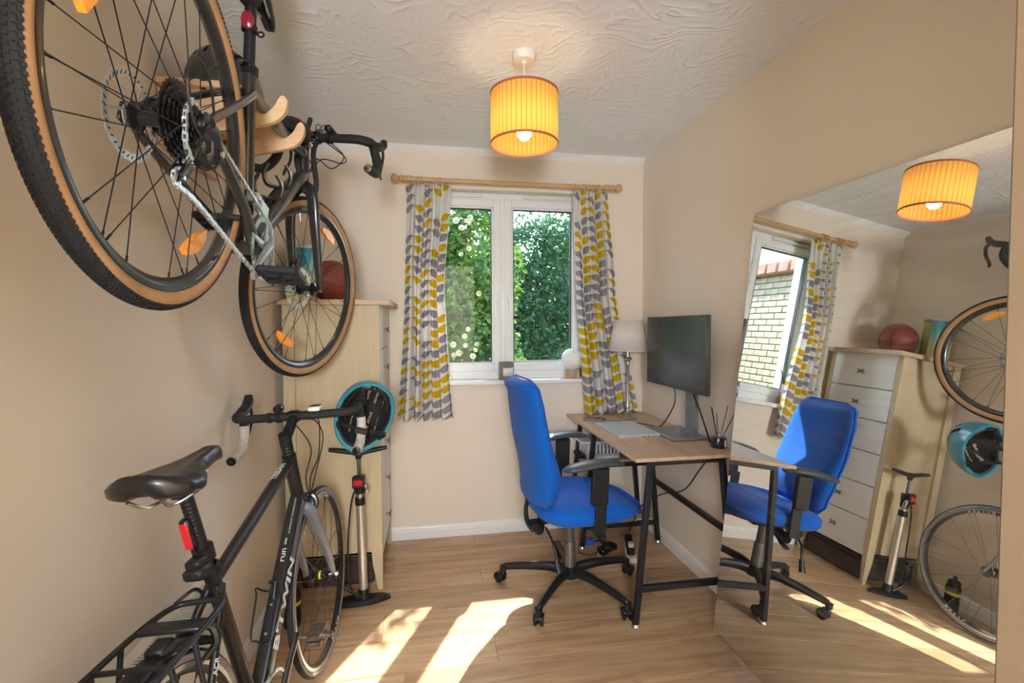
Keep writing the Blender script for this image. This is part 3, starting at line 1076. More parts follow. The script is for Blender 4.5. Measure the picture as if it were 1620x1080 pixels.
def wheel(root, X, R, tyre_r, rimw, disc, n_sp, side_mat, knobs, spoke_m, hub_w, rim_depth, cassette=False, refl=(), rotor_side=1, refl_phase=0, silver=False):
    """X: wheel centre, axle along Y"""
    rim_o = R - tyre_r * 2 + 0.004
    rim_i = rim_o - rim_depth
    hw = rimw / 2
    b = MB(X)
    b.lathe([(rim_o, -hw), (rim_o - 0.008, -hw - 0.0006), (rim_o - 0.012, -hw), (rim_i + 0.005, -hw * 0.45), (rim_i, 0), (rim_i + 0.005, hw * 0.45), (rim_o - 0.012, hw), (rim_o - 0.008, hw + 0.0006), (rim_o, hw), (rim_o - 0.006, 0)], axis=(0, 1, 0), n=72, closed=True)
    w = b.build('wheel', 'rim_black', root, smooth=35)
    if silver:
        b = MB(X)
        for sg in (-1, 1):
            b.lathe([(rim_o - 0.001, sg * (hw + 0.0008)), (rim_o - 0.011, sg * (hw + 0.0012))], axis=(0, 1, 0), n=72)
        b.build('brake_track', 'rim_silver', w)
    cr_ = R - tyre_r
    b = MB(X)
    prof = []
    for k in range(13):
        a = math.radians(-62 + 124 * k / 12)
        prof.append((cr_ + tyre_r * math.cos(a), tyre_r * math.sin(a)))
    prof += [(p[0] - 0.003, p[1] * 0.9) for p in reversed(prof)]
    b.lathe(prof, axis=(0, 1, 0), n=96, closed=True)
    ty = b.build('tyre', 'tyre', w, smooth=50)
    b = MB(X)
    for sg in (-1, 1):
        pr = []
        for k in range(7):
            a = math.radians(60 + 86 * k / 6)
            pr.append((cr_ + (tyre_r - 0.0004) * math.cos(a), sg * (tyre_r - 0.0004) * math.sin(a)))
        b.lathe(pr, axis=(0, 1, 0), n=96)
    b.build('sidewall', side_mat, w, smooth=60)
    if knobs:
        b = MB(X)
        nk = 216
        for i in range(nk):
            for j, deg in enumerate((-56, -38, -19, 0, 19, 38, 56)):
                ph = 2 * PI * (i + (0.5 if j % 2 else 0)) / nk
                big = abs(deg) > 50
                Y = Matrix.Rotation(ph, 4, 'Y') @ T((cr_, 0, 0)) @ Matrix.Rotation(math.radians(deg), 4, 'Z') @ T((tyre_r, 0, 0))
                b.box((0, 0, 0), (0.0036, 0.0046 if not big else 0.006, 0.0050), 0, X=Y)
        b.build('tread', 'tyre', w, smooth=0, kind='stuff')
    # hub
    b = MB(X)
    h = hub_w / 2
    fl_ = h - 0.022
    b.lathe([(0, -h - 0.004), (0.009, -h - 0.004), (0.010, -h + 0.004), (0.013, -fl_ - 0.006), (0.027, -fl_ - 0.002), (0.027, -fl_ + 0.002), (0.014, -fl_ + 0.008), (0.012, 0), (0.014, fl_ - 0.008), (0.027, fl_ - 0.002), (0.027, fl_ + 0.002), (0.013, fl_ + 0.006), (0.010, h - 0.004), (0.009, h + 0.004), (0, h + 0.004)], axis=(0, 1, 0), n=24)
    hub = b.build('hub', 'black_gloss', w)
    # spokes, laced; shared meshes
    meshes = {}
    for i in range(n_sp):
        side = 1 if i % 2 else -1
        lead = 1 if (i // 2) % 2 else -1
        key = (side, lead)
        if key not in meshes:
            a = math.radians(38) * lead
            p0 = Vector((0.025 * math.cos(a), side * fl_, -0.025 * math.sin(a)))
            a2 = math.radians(-6) * lead
            p1 = Vector((rim_i * math.cos(a2), side * 0.002, -rim_i * math.sin(a2)))
            b = MB()
            b.tube([p0, p1], 0.00115, 5)
            d = (p1 - p0).normalized()
            b.tube([p1 - d * 0.012, p1 + d * 0.004], 0.0021, 6)
            o = b.build('spoke', spoke_m, w)
            meshes[key] = o.data
        else:
            o = bpy.data.objects.new('spoke', meshes[key])
            COL.objects.link(o)
            o.parent = w
        o.matrix_local = X @ Matrix.Rotation(-2 * PI * i / n_sp, 4, 'Y')
    # valve
    Y = X @ Matrix.Rotation(-2.1, 4, 'Y')
    MB(Y).tube([(rim_i + 0.002, 0, 0), (rim_i - 0.030, 0, 0)], [0.003, 0.0018], 7).build('valve', 'steel', w)
    if disc:
        b = MB(X)
        yy = rotor_side * (h - 0.012)
        n = 24
        vs, fs = [], []
        for i in range(n * 4):
            a = 2 * PI * i / (n * 4)
            ro = 0.080 + 0.0018 * math.sin(a * n)
            ri = 0.0655 + 0.0018 * math.sin(a * n + 1.0)
            for (r_, q) in ((ro, 0.0009), (ro, -0.0009), (ri, -0.0009), (ri, 0.0009)):
                vs.append((r_ * math.cos(a), yy + q, r_ * math.sin(a)))
        N4 = n * 4
        for i in range(N4):
            j = (i + 1) % N4
            for k in range(4):
                fs.append((i * 4 + k, j * 4 + k, j * 4 + (k + 1) % 4, i * 4 + (k + 1) % 4))
        b.add(vs, fs)
        for k in range(6):
            a = 2 * PI * k / 6
            b.tube([(0.020 * math.cos(a), yy, 0.020 * math.sin(a)), (0.067 * math.cos(a + 0.35), yy, 0.067 * math.sin(a + 0.35))], [0.0035, 0.0026], 6, flat=(1, 0.35), up=(0, 1, 0))
        b.lathe([(0.012, yy - 0.0012), (0.024, yy - 0.0012), (0.024, yy + 0.0012), (0.012, yy + 0.0012)], axis=(0, 1, 0), n=24, closed=True)
        ro_ = b.build('rotor', 'rotor', w)
        b = MB(X)
        for i in range(36):
            a = 2 * PI * i / 36
            Y = Matrix.Rotation(-a, 4, 'Y') @ T((0.0728, yy, 0)) @ Matrix.Rotation(0.7, 4, 'Y')
            b.box((0, 0, 0), (0.008, 0.0024, 0.0026), 0, X=Y)
        b.build('rotor_slots', 'black_plastic', w, smooth=0, kind='stuff')
    if cassette:
        b = MB(X)
        teeth = [11, 13, 15, 17, 19, 21, 24, 28, 32, 36]
        for k, t_ in enumerate(teeth):
            yy = -h + 0.010 + k * 0.0041
            r_ = 0.00202 * t_ + 0.001
            n = t_ * 2
            poly = []
            for i in range(n):
                a = 2 * PI * i / n
                q = r_ + (0.0024 if i % 2 else -0.0016)
                poly.append((q * math.cos(a), q * math.sin(a)))
            b.prism(poly, yy, yy + 0.0019, 'XZ')
        b.lathe([(0, -h + 0.002), (0.015, -h + 0.002), (0.017, -h + 0.055), (0, -h + 0.055)], axis=(0, 1, 0), n=18)
        b.build('cassette', 'cassette', w, smooth=30)
    for (ang, rr, m_) in refl:
        Y = X @ Matrix.Rotation(-math.radians(ang), 4, 'Y') @ T((rr, 0.0, 0))
        b = MB(Y)
        poly = [(-0.013, -0.052), (0.004, -0.046), (0.014, -0.015), (0.015, 0.0), (0.014, 0.015), (0.004, 0.046), (-0.013, 0.052), (-0.017, 0.018), (-0.017, -0.018)]
        b.prism([(p[0] , p[1]) for p in poly], -0.006, 0.006, 'XZ')
        b.build('reflector', m_, w, smooth=30)
    return w

def drop_bar(b, c, hx, u, width, reach, drop, r, flare=0.0, hooks=True, mat_split=None):
    """c clamp centre, hx forward dir, u up dir (bar frame); lateral = +-Y. returns paths per side"""
    out = []
    for sg in (1, -1):
        s_ = sg * width / 2
        lat = Vector((0, 1, 0))
        P = [c, c + lat * (s_ * 0.45), c + lat * (s_ * 0.80) + hx * 0.004, c + lat * (s_ * 0.97) + hx * 0.022, c + lat * s_ + hx * (reach * 0.72) + u * 0.002,
             c + lat * (s_ * (1 + flare * 0.1)) + hx * reach + u * -0.025, c + lat * (s_ * (1 + flare * 0.4)) + hx * (reach * 0.97) + u * (-drop * 0.52), c + lat * (s_ * (1 + flare * 0.8)) + hx * (reach * 0.55) + u * (-drop * 0.9),
             c + lat * (s_ * (1 + flare)) + hx * 0.0 + u * -drop, c + lat * (s_ * (1 + flare)) + hx * -0.045 + u * (-drop - 0.002)]
        out.append(cr(P, 6))
    return out

def hood_lever(root, S, c, hx, u, sg, size=1.0, lever_len=0.115, disc=True, name='brake_lever'):
    """rubber hood pointing forward and up from bar point c, lever hanging below"""
    lat = Vector((0, 1, 0))
    P = [c - hx * 0.012 + u * 0.004, c + hx * 0.020 * size + u * 0.012, c + hx * 0.048 * size + u * 0.018, c + hx * 0.072 * size + u * 0.034, c + hx * 0.082 * size + u * 0.058]
    b = MB(S)
    b.tube(cr(P, 6), [0.015, 0.0185, 0.019, 0.018, 0.0175, 0.012], 14, flat=(0.88, 1.1), up=tuple(lat))
    h = b.build('hood', 'black_plastic', root, smooth=60)
    b = MB(S)
    q = c + hx * 0.070 * size + u * 0.010
    LP = [q + u * 0.016, q + hx * 0.016 - u * 0.010, q + hx * 0.014 - u * (lever_len * 0.45), q - hx * 0.004 - u * (lever_len * 0.85) + lat * sg * 0.006, q - hx * 0.002 - u * lever_len + lat * sg * 0.012]
    b.tube(cr(LP, 6), [0.009, 0.0095, 0.008, 0.0075, 0.006], 10, flat=(1.0, 0.5), up=tuple(lat))
    b.build('lever', 'black_gloss', h, smooth=60)
    return h

def saddle(root, X, m='sadl', length=0.275, width=0.15, thick=0.045):
    """X: saddle clamp frame, +x towards the nose"""
    def half(t):                      # t 0 tail .. 1 nose
        pts = [(0.0, 0.30), (0.05, 0.72), (0.14, 0.97), (0.26, 1.0), (0.40, 0.78), (0.52, 0.50), (0.65, 0.34), (0.85, 0.27), (0.95, 0.22), (1.0, 0.12)]
        for (a, va), (c_, vc) in zip(pts, pts[1:]):
            if t <= c_:
                k = (t - a) / (c_ - a)
                k = k * k * (3 - 2 * k)
                return (va + (vc - va) * k) * width / 2
        return pts[-1][1] * width / 2
    b = MB(X)
    def fn(u, v):
        x = -0.125 + length * u
        hw = half(u)
        a = 2 * PI * v
        c_, s_ = math.cos(a), math.sin(a)
        th = thick * (0.85 - 0.25 * u) * (0.35 if u in (0, 1) else 1)
        lift = 0.018 * (max(0, 0.22 - u) / 0.22) ** 1.5 - 0.012 * max(0, (u - 0.8) / 0.2) ** 2 - 0.005 * math.sin(PI * u)
        y = hw * (abs(c_) ** 0.75) * (1 if c_ > 0 else -1)
        if s_ > 0:
            z = 0.42 * th * s_ ** 0.7 - 0.30 * th * abs(c_) ** 3 * 0.6
            if 0.12 < u < 0.85:
                z -= 0.006 * math.exp(-(y / 0.010) ** 2)
        else:
            z = -0.55 * th * (abs(s_) ** 0.35) * (1.0 if abs(c_) > 0.35 else 0.72)
        return Vector((x, y, z + lift + 0.055))
    b.grid(fn, 30, 28, cv=True)
    n = len(b.v)
    vs0 = 28
    b.f.append(tuple(range(vs0 - 1, -1, -1)))
    b.f.append(tuple(n - vs0 + k for k in range(vs0)))
    s_ = b.build('saddle', m, root, smooth=70)
    b = MB(X)
    for sg in (-1, 1):
        b.tube(cr([(-0.105, sg * 0.030, 0.035), (-0.06, sg * 0.022, 0.006), (0.03, sg * 0.022, 0.004), (0.10, sg * 0.010, 0.035)], 6), 0.0035, 8)
    b.build('rail', 'steel', s_)
    return s_

def crankset(root, bbx, ang, R, alloy, L=0.172, ring_m='alloy', teeth=40, clip=False):
    """chainring on the right (-Y) side, cranks at angle ang (deg, from +x upward)"""
    c = Vector((bbx, 0, 0.0))
    b = MB()
    n = teeth * 2
    outer, inner = [], []
    for i in range(n):
        a = 2 * PI * i / n
        q = R + (0.0035 if i % 2 else -0.002)
        outer.append((c.x + q * math.cos(a), c.z + q * math.sin(a)))
        inner.append((c.x + (R - 0.014) * math.cos(a), c.z + (R - 0.014) * math.sin(a)))
    vs = [(x, y, z) for (pts, y) in ((outer, -0.043), (outer, -0.046), (inner, -0.046), (inner, -0.043)) for (x, z) in pts]
    fs = []
    for i in range(n):
        j = (i + 1) % n
        for k in range(4):
            fs.append((k * n + i, k * n + j, ((k + 1) % 4) * n + j, ((k + 1) % 4) * n + i))
    b.add(vs, fs)
    for k in range(4):
        a = math.radians(ang + 45 + 90 * k)
        b.tube([c + Vector((0.012 * math.cos(a), -0.050, 0.012 * math.sin(a))), c + Vector(((R - 0.008) * math.cos(a), -0.046, (R - 0.008) * math.sin(a)))], [0.013, 0.006], 8, flat=(1, 0.5), up=(0, 1, 0))
    cring = b.build('chainring', ring_m, root, smooth=30)
    for sg, a_ in ((-1, ang), (1, ang + 180)):
        a = math.radians(a_)
        d = Vector((math.cos(a), 0, math.sin(a)))
        y0, y1 = sg * 0.060, sg * 0.078
        b = MB()
        b.tube(cr([c + Vector((0, y0, 0)) - d * 0.018, c + Vector((0, y0, 0)), c + Vector((0, sg * 0.066, 0)) + d * L * 0.5, c + Vector((0, y1, 0)) + d * L, c + Vector((0, y1, 0)) + d * (L + 0.014)], 5), [0.012, 0.019, 0.016, 0.013, 0.014, 0.010], 12, flat=(1, 0.55), up=(0, 1, 0))
        b.lathe([(0, -0.001), (0.012, -0.001), (0.012, 0.006), (0, 0.006)], c + Vector((0, y0, 0)), (0, sg, 0), 16)
        cr_ = b.build('crank', alloy, root, smooth=40)
        pc = c + Vector((0, y1, 0)) + d * L
        b = MB()
        b.tube([pc, pc + Vector((0, sg * 0.022, 0))], 0.006, 8)
        b.tube([pc + Vector((0, sg * 0.020, 0)), pc + Vector((0, sg * 0.105, 0))], 0.0085, 10)
        if clip:                                                     # small double sided clip pedal
            b.lathe([(0, 0.030), (0.012, 0.030), (0.013, 0.088), (0, 0.090)], pc, (0, sg, 0), 14)
            for dz in (-1, 1):
                b.box((pc.x + 0.012, pc.y + sg * 0.058, pc.z + dz * 0.012), (0.046, 0.046, 0.006), 0.002)
                b.box((pc.x - 0.022, pc.y + sg * 0.058, pc.z + dz * 0.009), (0.020, 0.040, 0.014), 0.003)
                b.box((pc.x + 0.034, pc.y + sg * 0.058, pc.z + dz * 0.010), (0.010, 0.030, 0.010), 0.003)
            b.build('pedal', 'pedal_grey', root, smooth=30)
            continue
        # platform cage with crossbars and pins
        for dx in (-0.042, 0.042):
            b.box((pc.x + dx, pc.y + sg * 0.062, pc.z), (0.012, 0.092, 0.019), 0.004)
        for dy in (0.018, 0.062, 0.105):
            b.box((pc.x, pc.y + sg * dy, pc.z), (0.088, 0.009, 0.015), 0.003)
        for dx in (-0.042, 0.042):
            for dy in (0.03, 0.062, 0.095):
                for dz in (-0.012, 0.012):
                    b.box((pc.x + dx, pc.y + sg * dy, pc.z + dz), (0.003, 0.003, 0.006))
        b.build('pedal', 'black_plastic', root, smooth=30)
    return cring

def chain(root, path, m='chain'):
    """alternating plates along the closed path"""
    P = cr(path, 10, closed=True)
    acc = [0]
    for i in range(len(P)):
        acc.append(acc[-1] + (P[(i + 1) % len(P)] - P[i]).length)
    tot = acc[-1]
    n = int(tot / 0.0127)
    b = MB()
    def at(s_):
        s_ %= tot
        for i in range(len(P)):
            if acc[i + 1] >= s_:
                k = (s_ - acc[i]) / max(1e-9, acc[i + 1] - acc[i])
                return P[i].lerp(P[(i + 1) % len(P)], k)
    for i in range(n):
        a, c_ = at(i * tot / n), at((i + 1) * tot / n)
        d = (c_ - a).normalized()
        X = axes((a + c_) / 2, d, (0, 1, 0))
        w = 0.0032 if i % 2 else 0.0022
        for sg in (-1, 1):
            b.box((0, sg * w, 0), (0.0150, 0.0010, 0.0082), 0, X=X)
        b.box((0, 0, 0), (0.005, 0.0058, 0.005), 0, X=X @ T((0.006, 0, 0)))
    return b.build('chain', m, root, smooth=0)

# ---------------------------------------------------------------- upper bicycle
def make_gravel_bike():
    root = thing('bicycle', 'graphite gravel bicycle with tan sidewall tyres hung on the wooden wall rack', 'bicycle', X=Matrix((
        (-0.018706430564807697, -0.9975732314565148, 0.06706502320085124, -0.49573259),
        (0.9746465868770523, -0.00323578625931846, 0.2237265303360253, 1.40498875),
        (-0.22296658974930858, 0.06954982076677618, 0.9723418752099864, 1.53789578),
        (0, 0, 0, 1))))
    FH, RH = Vector((0.6083, 0, 0.07)), Vector((-0.4373, 0, 0.07))
    hb, hd = Vector((0.43588, 0, 0.43410)), Vector((-0.31730, 0, 0.94832))
    perp = Vector((0.94832, 0, 0.31730))
    S = steer_mat(hb, hd, -0.3548)
    # frame
    b = MB()
    ht, hbot = hb + hd * 0.135, hb + hd * 0.004
    b.tube([hbot, hb + hd * 0.06, ht], [0.0245, 0.022, 0.021], 16)                       # head tube
    b.tube(cr([(-0.122, 0, 0.385), (0.05, 0, 0.432), (0.22, 0, 0.476), ht - hd * 0.030], 6), [0.0165, 0.018, 0.021], 14, flat=(1.05, 0.95), up=(0, 1, 0))
    b.tube(cr([(0.0, 0, 0.005), (0.12, 0, 0.135), (0.30, 0, 0.335), hb + hd * 0.028], 6), [0.025, 0.027, 0.027, 0.023], 14)   # down tube
    b.tube(cr([(0, 0, 0), (-0.05, 0, 0.16), (-0.135, 0, 0.43)], 6), [0.019, 0.0175, 0.0175], 14)   # seat tube
    b.lathe([(0, -0.043), (0.023, -0.043), (0.023, 0.043), (0, 0.043)], (0, 0, 0), (0, 1, 0), 20)
    for sg in (-1, 1):
        b.tube(cr([(-0.115, sg * 0.008, 0.380), (-0.165, sg * 0.030, 0.345), (-0.30, sg * 0.056, 0.215), (-0.43, sg * 0.069, 0.088)], 6), [0.011, 0.0095, 0.0085, 0.009], 10)
        b.tube(cr([(-0.01, sg * 0.022, 0.004), (-0.09, sg * 0.038, 0.018), (-0.22, sg * 0.055, 0.040), (-0.435, sg * 0.069, 0.070)], 6), [0.017, 0.013, 0.011, 0.009], 10, flat=(0.85, 1.1), up=(0, 1, 0))
        b.box((-0.437, sg * 0.070, 0.073), (0.030, 0.008, 0.038), 0.003)
    b.tube([(-0.14, -0.034, 0.020), (-0.14, 0.034, 0.020)], 0.008, 8)
    fr = b.build('frame', 'paint1', root, smooth=50)
    # fork, steered
    b = MB(S)
    b.tube(cr([hb - hd * 0.004, hb - hd * 0.035 + perp * 0.002], 3), [0.026, 0.030], 14)
    for sg in (-1, 1):
        b.tube(cr([hb + Vector((0, sg * 0.008, 0)) - hd * 0.012, hb + Vector((0, sg * 0.040, 0)) - hd * 0.045 + perp * 0.002, hb + Vector((0, sg * 0.052, 0)) - hd * 0.16 + perp * 0.008, FH + Vector((0, sg * 0.056, 0)) + hd * 0.09 - perp * 0.016, FH + Vector((0, sg * 0.056, 0))], 6), [0.022, 0.021, 0.018, 0.015, 0.011], 12, flat=(0.72, 1.15), up=(0, 1, 0))
        b.lathe([(0, 0), (0.011, 0), (0.011, 0.010), (0, 0.010)], FH + Vector((0, sg * 0.050, 0)), (0, sg, 0), 14)
    fork = b.build('fork', 'paint1', root, smooth=50)
    wheel(root, S @ T(FH), 0.351, 0.0195, 0.026, True, 28, 'tan_wall', True, 'spoke', 0.100, 0.026, refl=((255, 0.235, 'orange'), (78, 0.262, 'orange')))
    wheel(root, T(RH), 0.351, 0.0195, 0.026, True, 28, 'tan_wall', True, 'spoke', 0.142, 0.026, cassette=True, refl=((165, 0.235, 'orange'), (315, 0.245, 'orange')))
    # calipers
    b = MB()
    b.box((-0.375, 0.052, 0.118), (0.070, 0.028, 0.044), 0.008, X=ROT(0, 'Y'))
    b.box((-0.35, 0.05, 0.098), (0.05, 0.022, 0.020), 0.005)
    b.build('rear_brake_caliper', 'black_gloss', root)
    b = MB(S)
    q = FH + hd * 0.085 + Vector((-0.012, 0.050, 0))
    b.box(q, (0.040, 0.030, 0.060), 0.008)
    b.box(q + Vector((0.01, -0.004, -0.03)), (0.03, 0.022, 0.03), 0.005)
    b.build('front_brake_caliper', 'black_gloss', root)
    # seatpost, saddle, tail light
    top = Vector((-0.190, 0, 0.615))
    b = MB()
    b.tube([(-0.132, 0, 0.41), top], 0.0140, 14)
    b.box(top + Vector((0, 0, 0.012)), (0.045, 0.040, 0.022), 0.006)
    b.build('seatpost', 'black_plastic', root, smooth=40)
    b = MB()
    b.lathe([(0.0165, -0.012), (0.0215, -0.010), (0.0215, 0.010), (0.0165, 0.012)], (-0.134, 0, 0.435), (-0.28, 0, 0.96), 18, closed=True)
    b.tube([(-0.150, -0.016, 0.437), (-0.168, 0.0, 0.437), (-0.150, 0.016, 0.437)], 0.004, 8)
    b.build('seat_clamp', 'black_gloss', root)
    saddle(root, T(top + Vector((0.0, 0, 0.010))) @ ROT(6, 'Y'), width=0.145)
    b = MB()
    X = T((-0.186, 0, 0.540)) @ ROT(-16, 'Y')
    b.lathe([(0, 0.011), (0.010, 0.010), (0.0155, 0.005), (0.0155, 0.0)], (0, 0, 0), (-1, 0, 0), 20, X=X @ Matrix.Diagonal((1, 1, 1.5, 1)))
    b.build('tail_light', 'darkred', root, label='dark red oval tail light')
    b = MB()
    b.lathe([(0.0142, -0.008), (0.019, -0.008), (0.019, 0.008), (0.0142, 0.008)], (-0.171, 0, 0.530), (-0.28, 0, 0.96), 18, closed=True)
    b.lathe([(0.0075 + 0.0025 * math.cos(a), 0.0025 * math.sin(a)) for a in [2 * PI * k / 6 for k in range(6)]], (-0.166, -0.027, 0.522), (1, 0, 0), 14, closed=True)
    b.build('light_bracket', 'black_plastic', root)
    # saddle bag under the seat
    b = MB()
    b.box((-0.215, 0.0, 0.605), (0.085, 0.052, 0.045), 0.012, X=ID4)
    b.build('saddle_bag', 'dark_rubber', root, label='small black saddle bag', smooth=60)
    # stem, headset, bar
    st0 = hb + hd * 0.155
    bc = st0 + perp * 0.075 + hd * 0.030
    b = MB(S)
    b.tube([ht - hd * 0.002, hb + hd * 0.175], 0.0185, 16)
    b.tube([st0 + hd * 0.008, bc], [0.0185, 0.0175], 14)
    b.box(bc, (0.040, 0.048, 0.042), 0.008, X=ID4)
    b.lathe([(0, 0), (0.019, 0), (0.016, 0.006), (0, 0.007)], hb + hd * 0.175, tuple(hd), 16)
    b.build('stem', 'black_gloss', root, smooth=40)
    hx, u = Vector((0.97, 0, 0.20)).normalized(), Vector((-0.20, 0, 0.97)).normalized()
    paths = drop_bar(None, bc, hx, u, 0.42, 0.075, 0.125, 0.015, flare=0.22)
    b = MB(S)
    for P in paths:
        b.tube(P, [0.0165, 0.0165, 0.0175, 0.0180, 0.0178, 0.0175, 0.0165], 14)
    hbar = b.build('handlebar', 'bartape', root, smooth=60)
    for P in paths:
        d = (P[-1] - P[-2]).normalized()
        MB(S).lathe([(0, 0.004), (0.009, 0.004), (0.014, 0.002), (0.0165, -0.004)], P[-1], tuple(d), 14).build('bar_end_plug', 'steel', hbar)
    for k, sg in ((0, 1), (1, -1)):
        hood_lever(root, S, paths[k][26], hx, u, sg)
    # cables in loops in front of the head tube
    b = MB(S)
    for (dy, sw, dn) in ((-0.04, -0.085, 0.06), (-0.06, -0.045, 0.085), (0.05, 0.06, 0.07), (0.03, 0.03, 0.09)):
        s0 = bc + Vector((0.004, dy, -0.012))
        b.tube(cr([s0, s0 + Vector((0.07, sw * 0.6, -0.02)), bc + Vector((0.075, sw, -dn)), hb + hd * 0.10 + perp * 0.055 + Vector((0, sw * 0.5, 0)), hb + hd * 0.045 + perp * 0.030 + Vector((0, sw * 0.15, 0))], 7), 0.0024, 7)
    b.build('brake_hose', 'cable', root)
    # phone holder and lamp clamps on the bar
    b = MB(S)
    q = bc + u * 0.030 + Vector((0, 0, 0))
    b.lathe([(0.010 + 0.0022 * math.cos(a), 0.0022 * math.sin(a)) for a in [2 * PI * k / 6 for k in range(6)]], q + Vector((-0.01, -0.012, 0.006)), tuple(perp), 14, closed=True)
    b.lathe([(0.011 + 0.0022 * math.cos(a), 0.0022 * math.sin(a)) for a in [2 * PI * k / 6 for k in range(6)]], q + Vector((-0.01, -0.038, 0.002)), tuple(perp), 14, closed=True)
    b.box(q + Vector((-0.01, -0.025, -0.010)), (0.010, 0.045, 0.012), 0.003)
    b.build('light_clamp', mat('bronze_clip', (0.20, 0.15, 0.10), 0.35, 0.7), root)
    b = MB(S)
    b.box(bc + u * 0.022 + Vector((0.0, -0.060, 0.006)), (0.060, 0.032, 0.026), 0.009, X=ID4)
    b.lathe([(0.016, -0.008), (0.021, -0.008), (0.021, 0.008), (0.016, 0.008)], bc + Vector((0, -0.060, 0)), (0, 1, 0), 16, closed=True)
    b.build('front_light', 'black_plastic', root, smooth=40)
    # two long black foam straps from the bar down to the fork
    b = MB(S)
    b.tube(cr([bc + u * 0.055 + Vector((-0.03, 0.010, 0)), bc + Vector((-0.045, 0.012, -0.06)), hb + hd * 0.06 + Vector((-0.045, -0.004, 0)), hb - hd * 0.02 + Vector((-0.03, -0.022, 0))], 6), [0.0085, 0.0105, 0.010], 10)
    b.tube(cr([bc + Vector((-0.015, -0.020, -0.03)), hb + hd * 0.10 + Vector((0.0, -0.042, 0)), hb + hd * 0.0 + Vector((0.0, -0.058, 0)), hb - hd * 0.045 + Vector((0.0, -0.052, 0))], 6), [0.008, 0.0095, 0.009], 10)
    b.build('strap', 'dark_rubber', root)
    # bottle cage on the down tube
    b = MB()
    base, d = Vector((0.155, 0, 0.235)), Vector((0.67, 0, 0.74))
    nrm = Vector((-0.74, 0, 0.67))
    b.tube([base - d * 0.07, base + d * 0.07], 0.012, 8, flat=(1, 0.3), up=tuple(nrm))
    for k in (-0.045, 0.055):
        for sg in (-1, 1):
            q = base + d * k
            b.tube(cr([q + nrm * 0.004, q + nrm * 0.012 + Vector((0, sg * 0.032, 0)), q + nrm * 0.045 + Vector((0, sg * 0.040, 0)) + d * 0.01, q + nrm * 0.072 + Vector((0, sg * 0.024, 0)) + d * 0.02], 6), [0.006, 0.008, 0.007, 0.005], 8, flat=(1, 0.4), up=tuple(d))
    b.build('bottle_cage', 'alloy_dark', root, smooth=50)
    # drivetrain
    crankset(root, 0.0, 222, 0.083, 'alloy')
    yb_ = -0.0445
    R_, Rc = 0.083, 0.036
    tp = [(0.0 + R_ * math.cos(math.radians(a)), yb_, R_ * math.sin(math.radians(a))) for a in (90, 45, 0, -45, -90)]
    tp += [(-0.20, yb_, -0.072), (-0.38, yb_, -0.058)]
    tp += [(-0.455, yb_, -0.062), (-0.466, yb_, -0.048), (-0.456, yb_, -0.034), (-0.434, yb_ - 0.001, -0.020), (-0.418, yb_, -0.008), (-0.420, yb_, 0.008), (-0.447, yb_, 0.022)]
    tp += [(-0.437 + Rc * math.cos(math.radians(a)), yb_ - 0.004, 0.07 + Rc * math.sin(math.radians(a))) for a in (215, 180, 135, 95)]
    tp += [(-0.22, yb_, 0.098)]
    chain(root, tp)
    b = MB()
    b.tube(cr([(-0.445, -0.082, 0.060), (-0.462, -0.092, 0.030), (-0.452, -0.090, -0.002), (-0.435, -0.070, -0.010)], 5), [0.013, 0.019, 0.020, 0.014], 12, flat=(1, 0.8))
    b.box((-0.470, -0.088, 0.012), (0.030, 0.022, 0.040), 0.008)
    for yo in (-0.052, -0.037):
        b.tube([(-0.432, yo, -0.006), (-0.458, yo, -0.052)], [0.013, 0.013], 10, flat=(1, 0.14), up=(0, 1, 0))
    b.build('rear_derailleur', 'black_gloss', root, smooth=40)
    for (x, z) in ((-0.432, -0.006), (-0.456, -0.050)):
        b = MB()
        b.lathe([(0, -0.003), (0.0125, -0.003), (0.0125, 0.003), (0, 0.003)], (x, yb_, z), (0, 1, 0), 12)
        b.lathe([(0, -0.004), (0.004, -0.004), (0.004, 0.0), (0, 0.0)], (x, -0.054, z), (0, 1, 0), 10)
        b.build('pulley', 'steel', root)
    MB().lathe([(0, -0.004), (0.006, -0.004), (0.006, 0.0), (0, 0.0)], (-0.457, -0.111, 0.004), (0, 1, 0), 10).build('bolt', 'steel', root)
    b = MB()
    b.tube(cr([(-0.40, -0.068, 0.082), (-0.47, -0.080, 0.135), (-0.545, -0.088, 0.13), (-0.570, -0.092, 0.075), (-0.535, -0.094, 0.02), (-0.487, -0.090, 0.012)], 8), 0.0024, 8)
    b.build('gear_cable', 'cable', root)
    # front derailleur
    b = MB()
    b.box((-0.030, -0.045, 0.100), (0.055, 0.006, 0.030), 0.002, X=ID4)
    b.box((-0.030, -0.028, 0.100), (0.050, 0.004, 0.026), 0.001)
    b.box((-0.045, -0.020, 0.122), (0.030, 0.036, 0.026), 0.006)
    b.build('front_derailleur', 'rotor', root)
    return root
bike1 = make_gravel_bike()

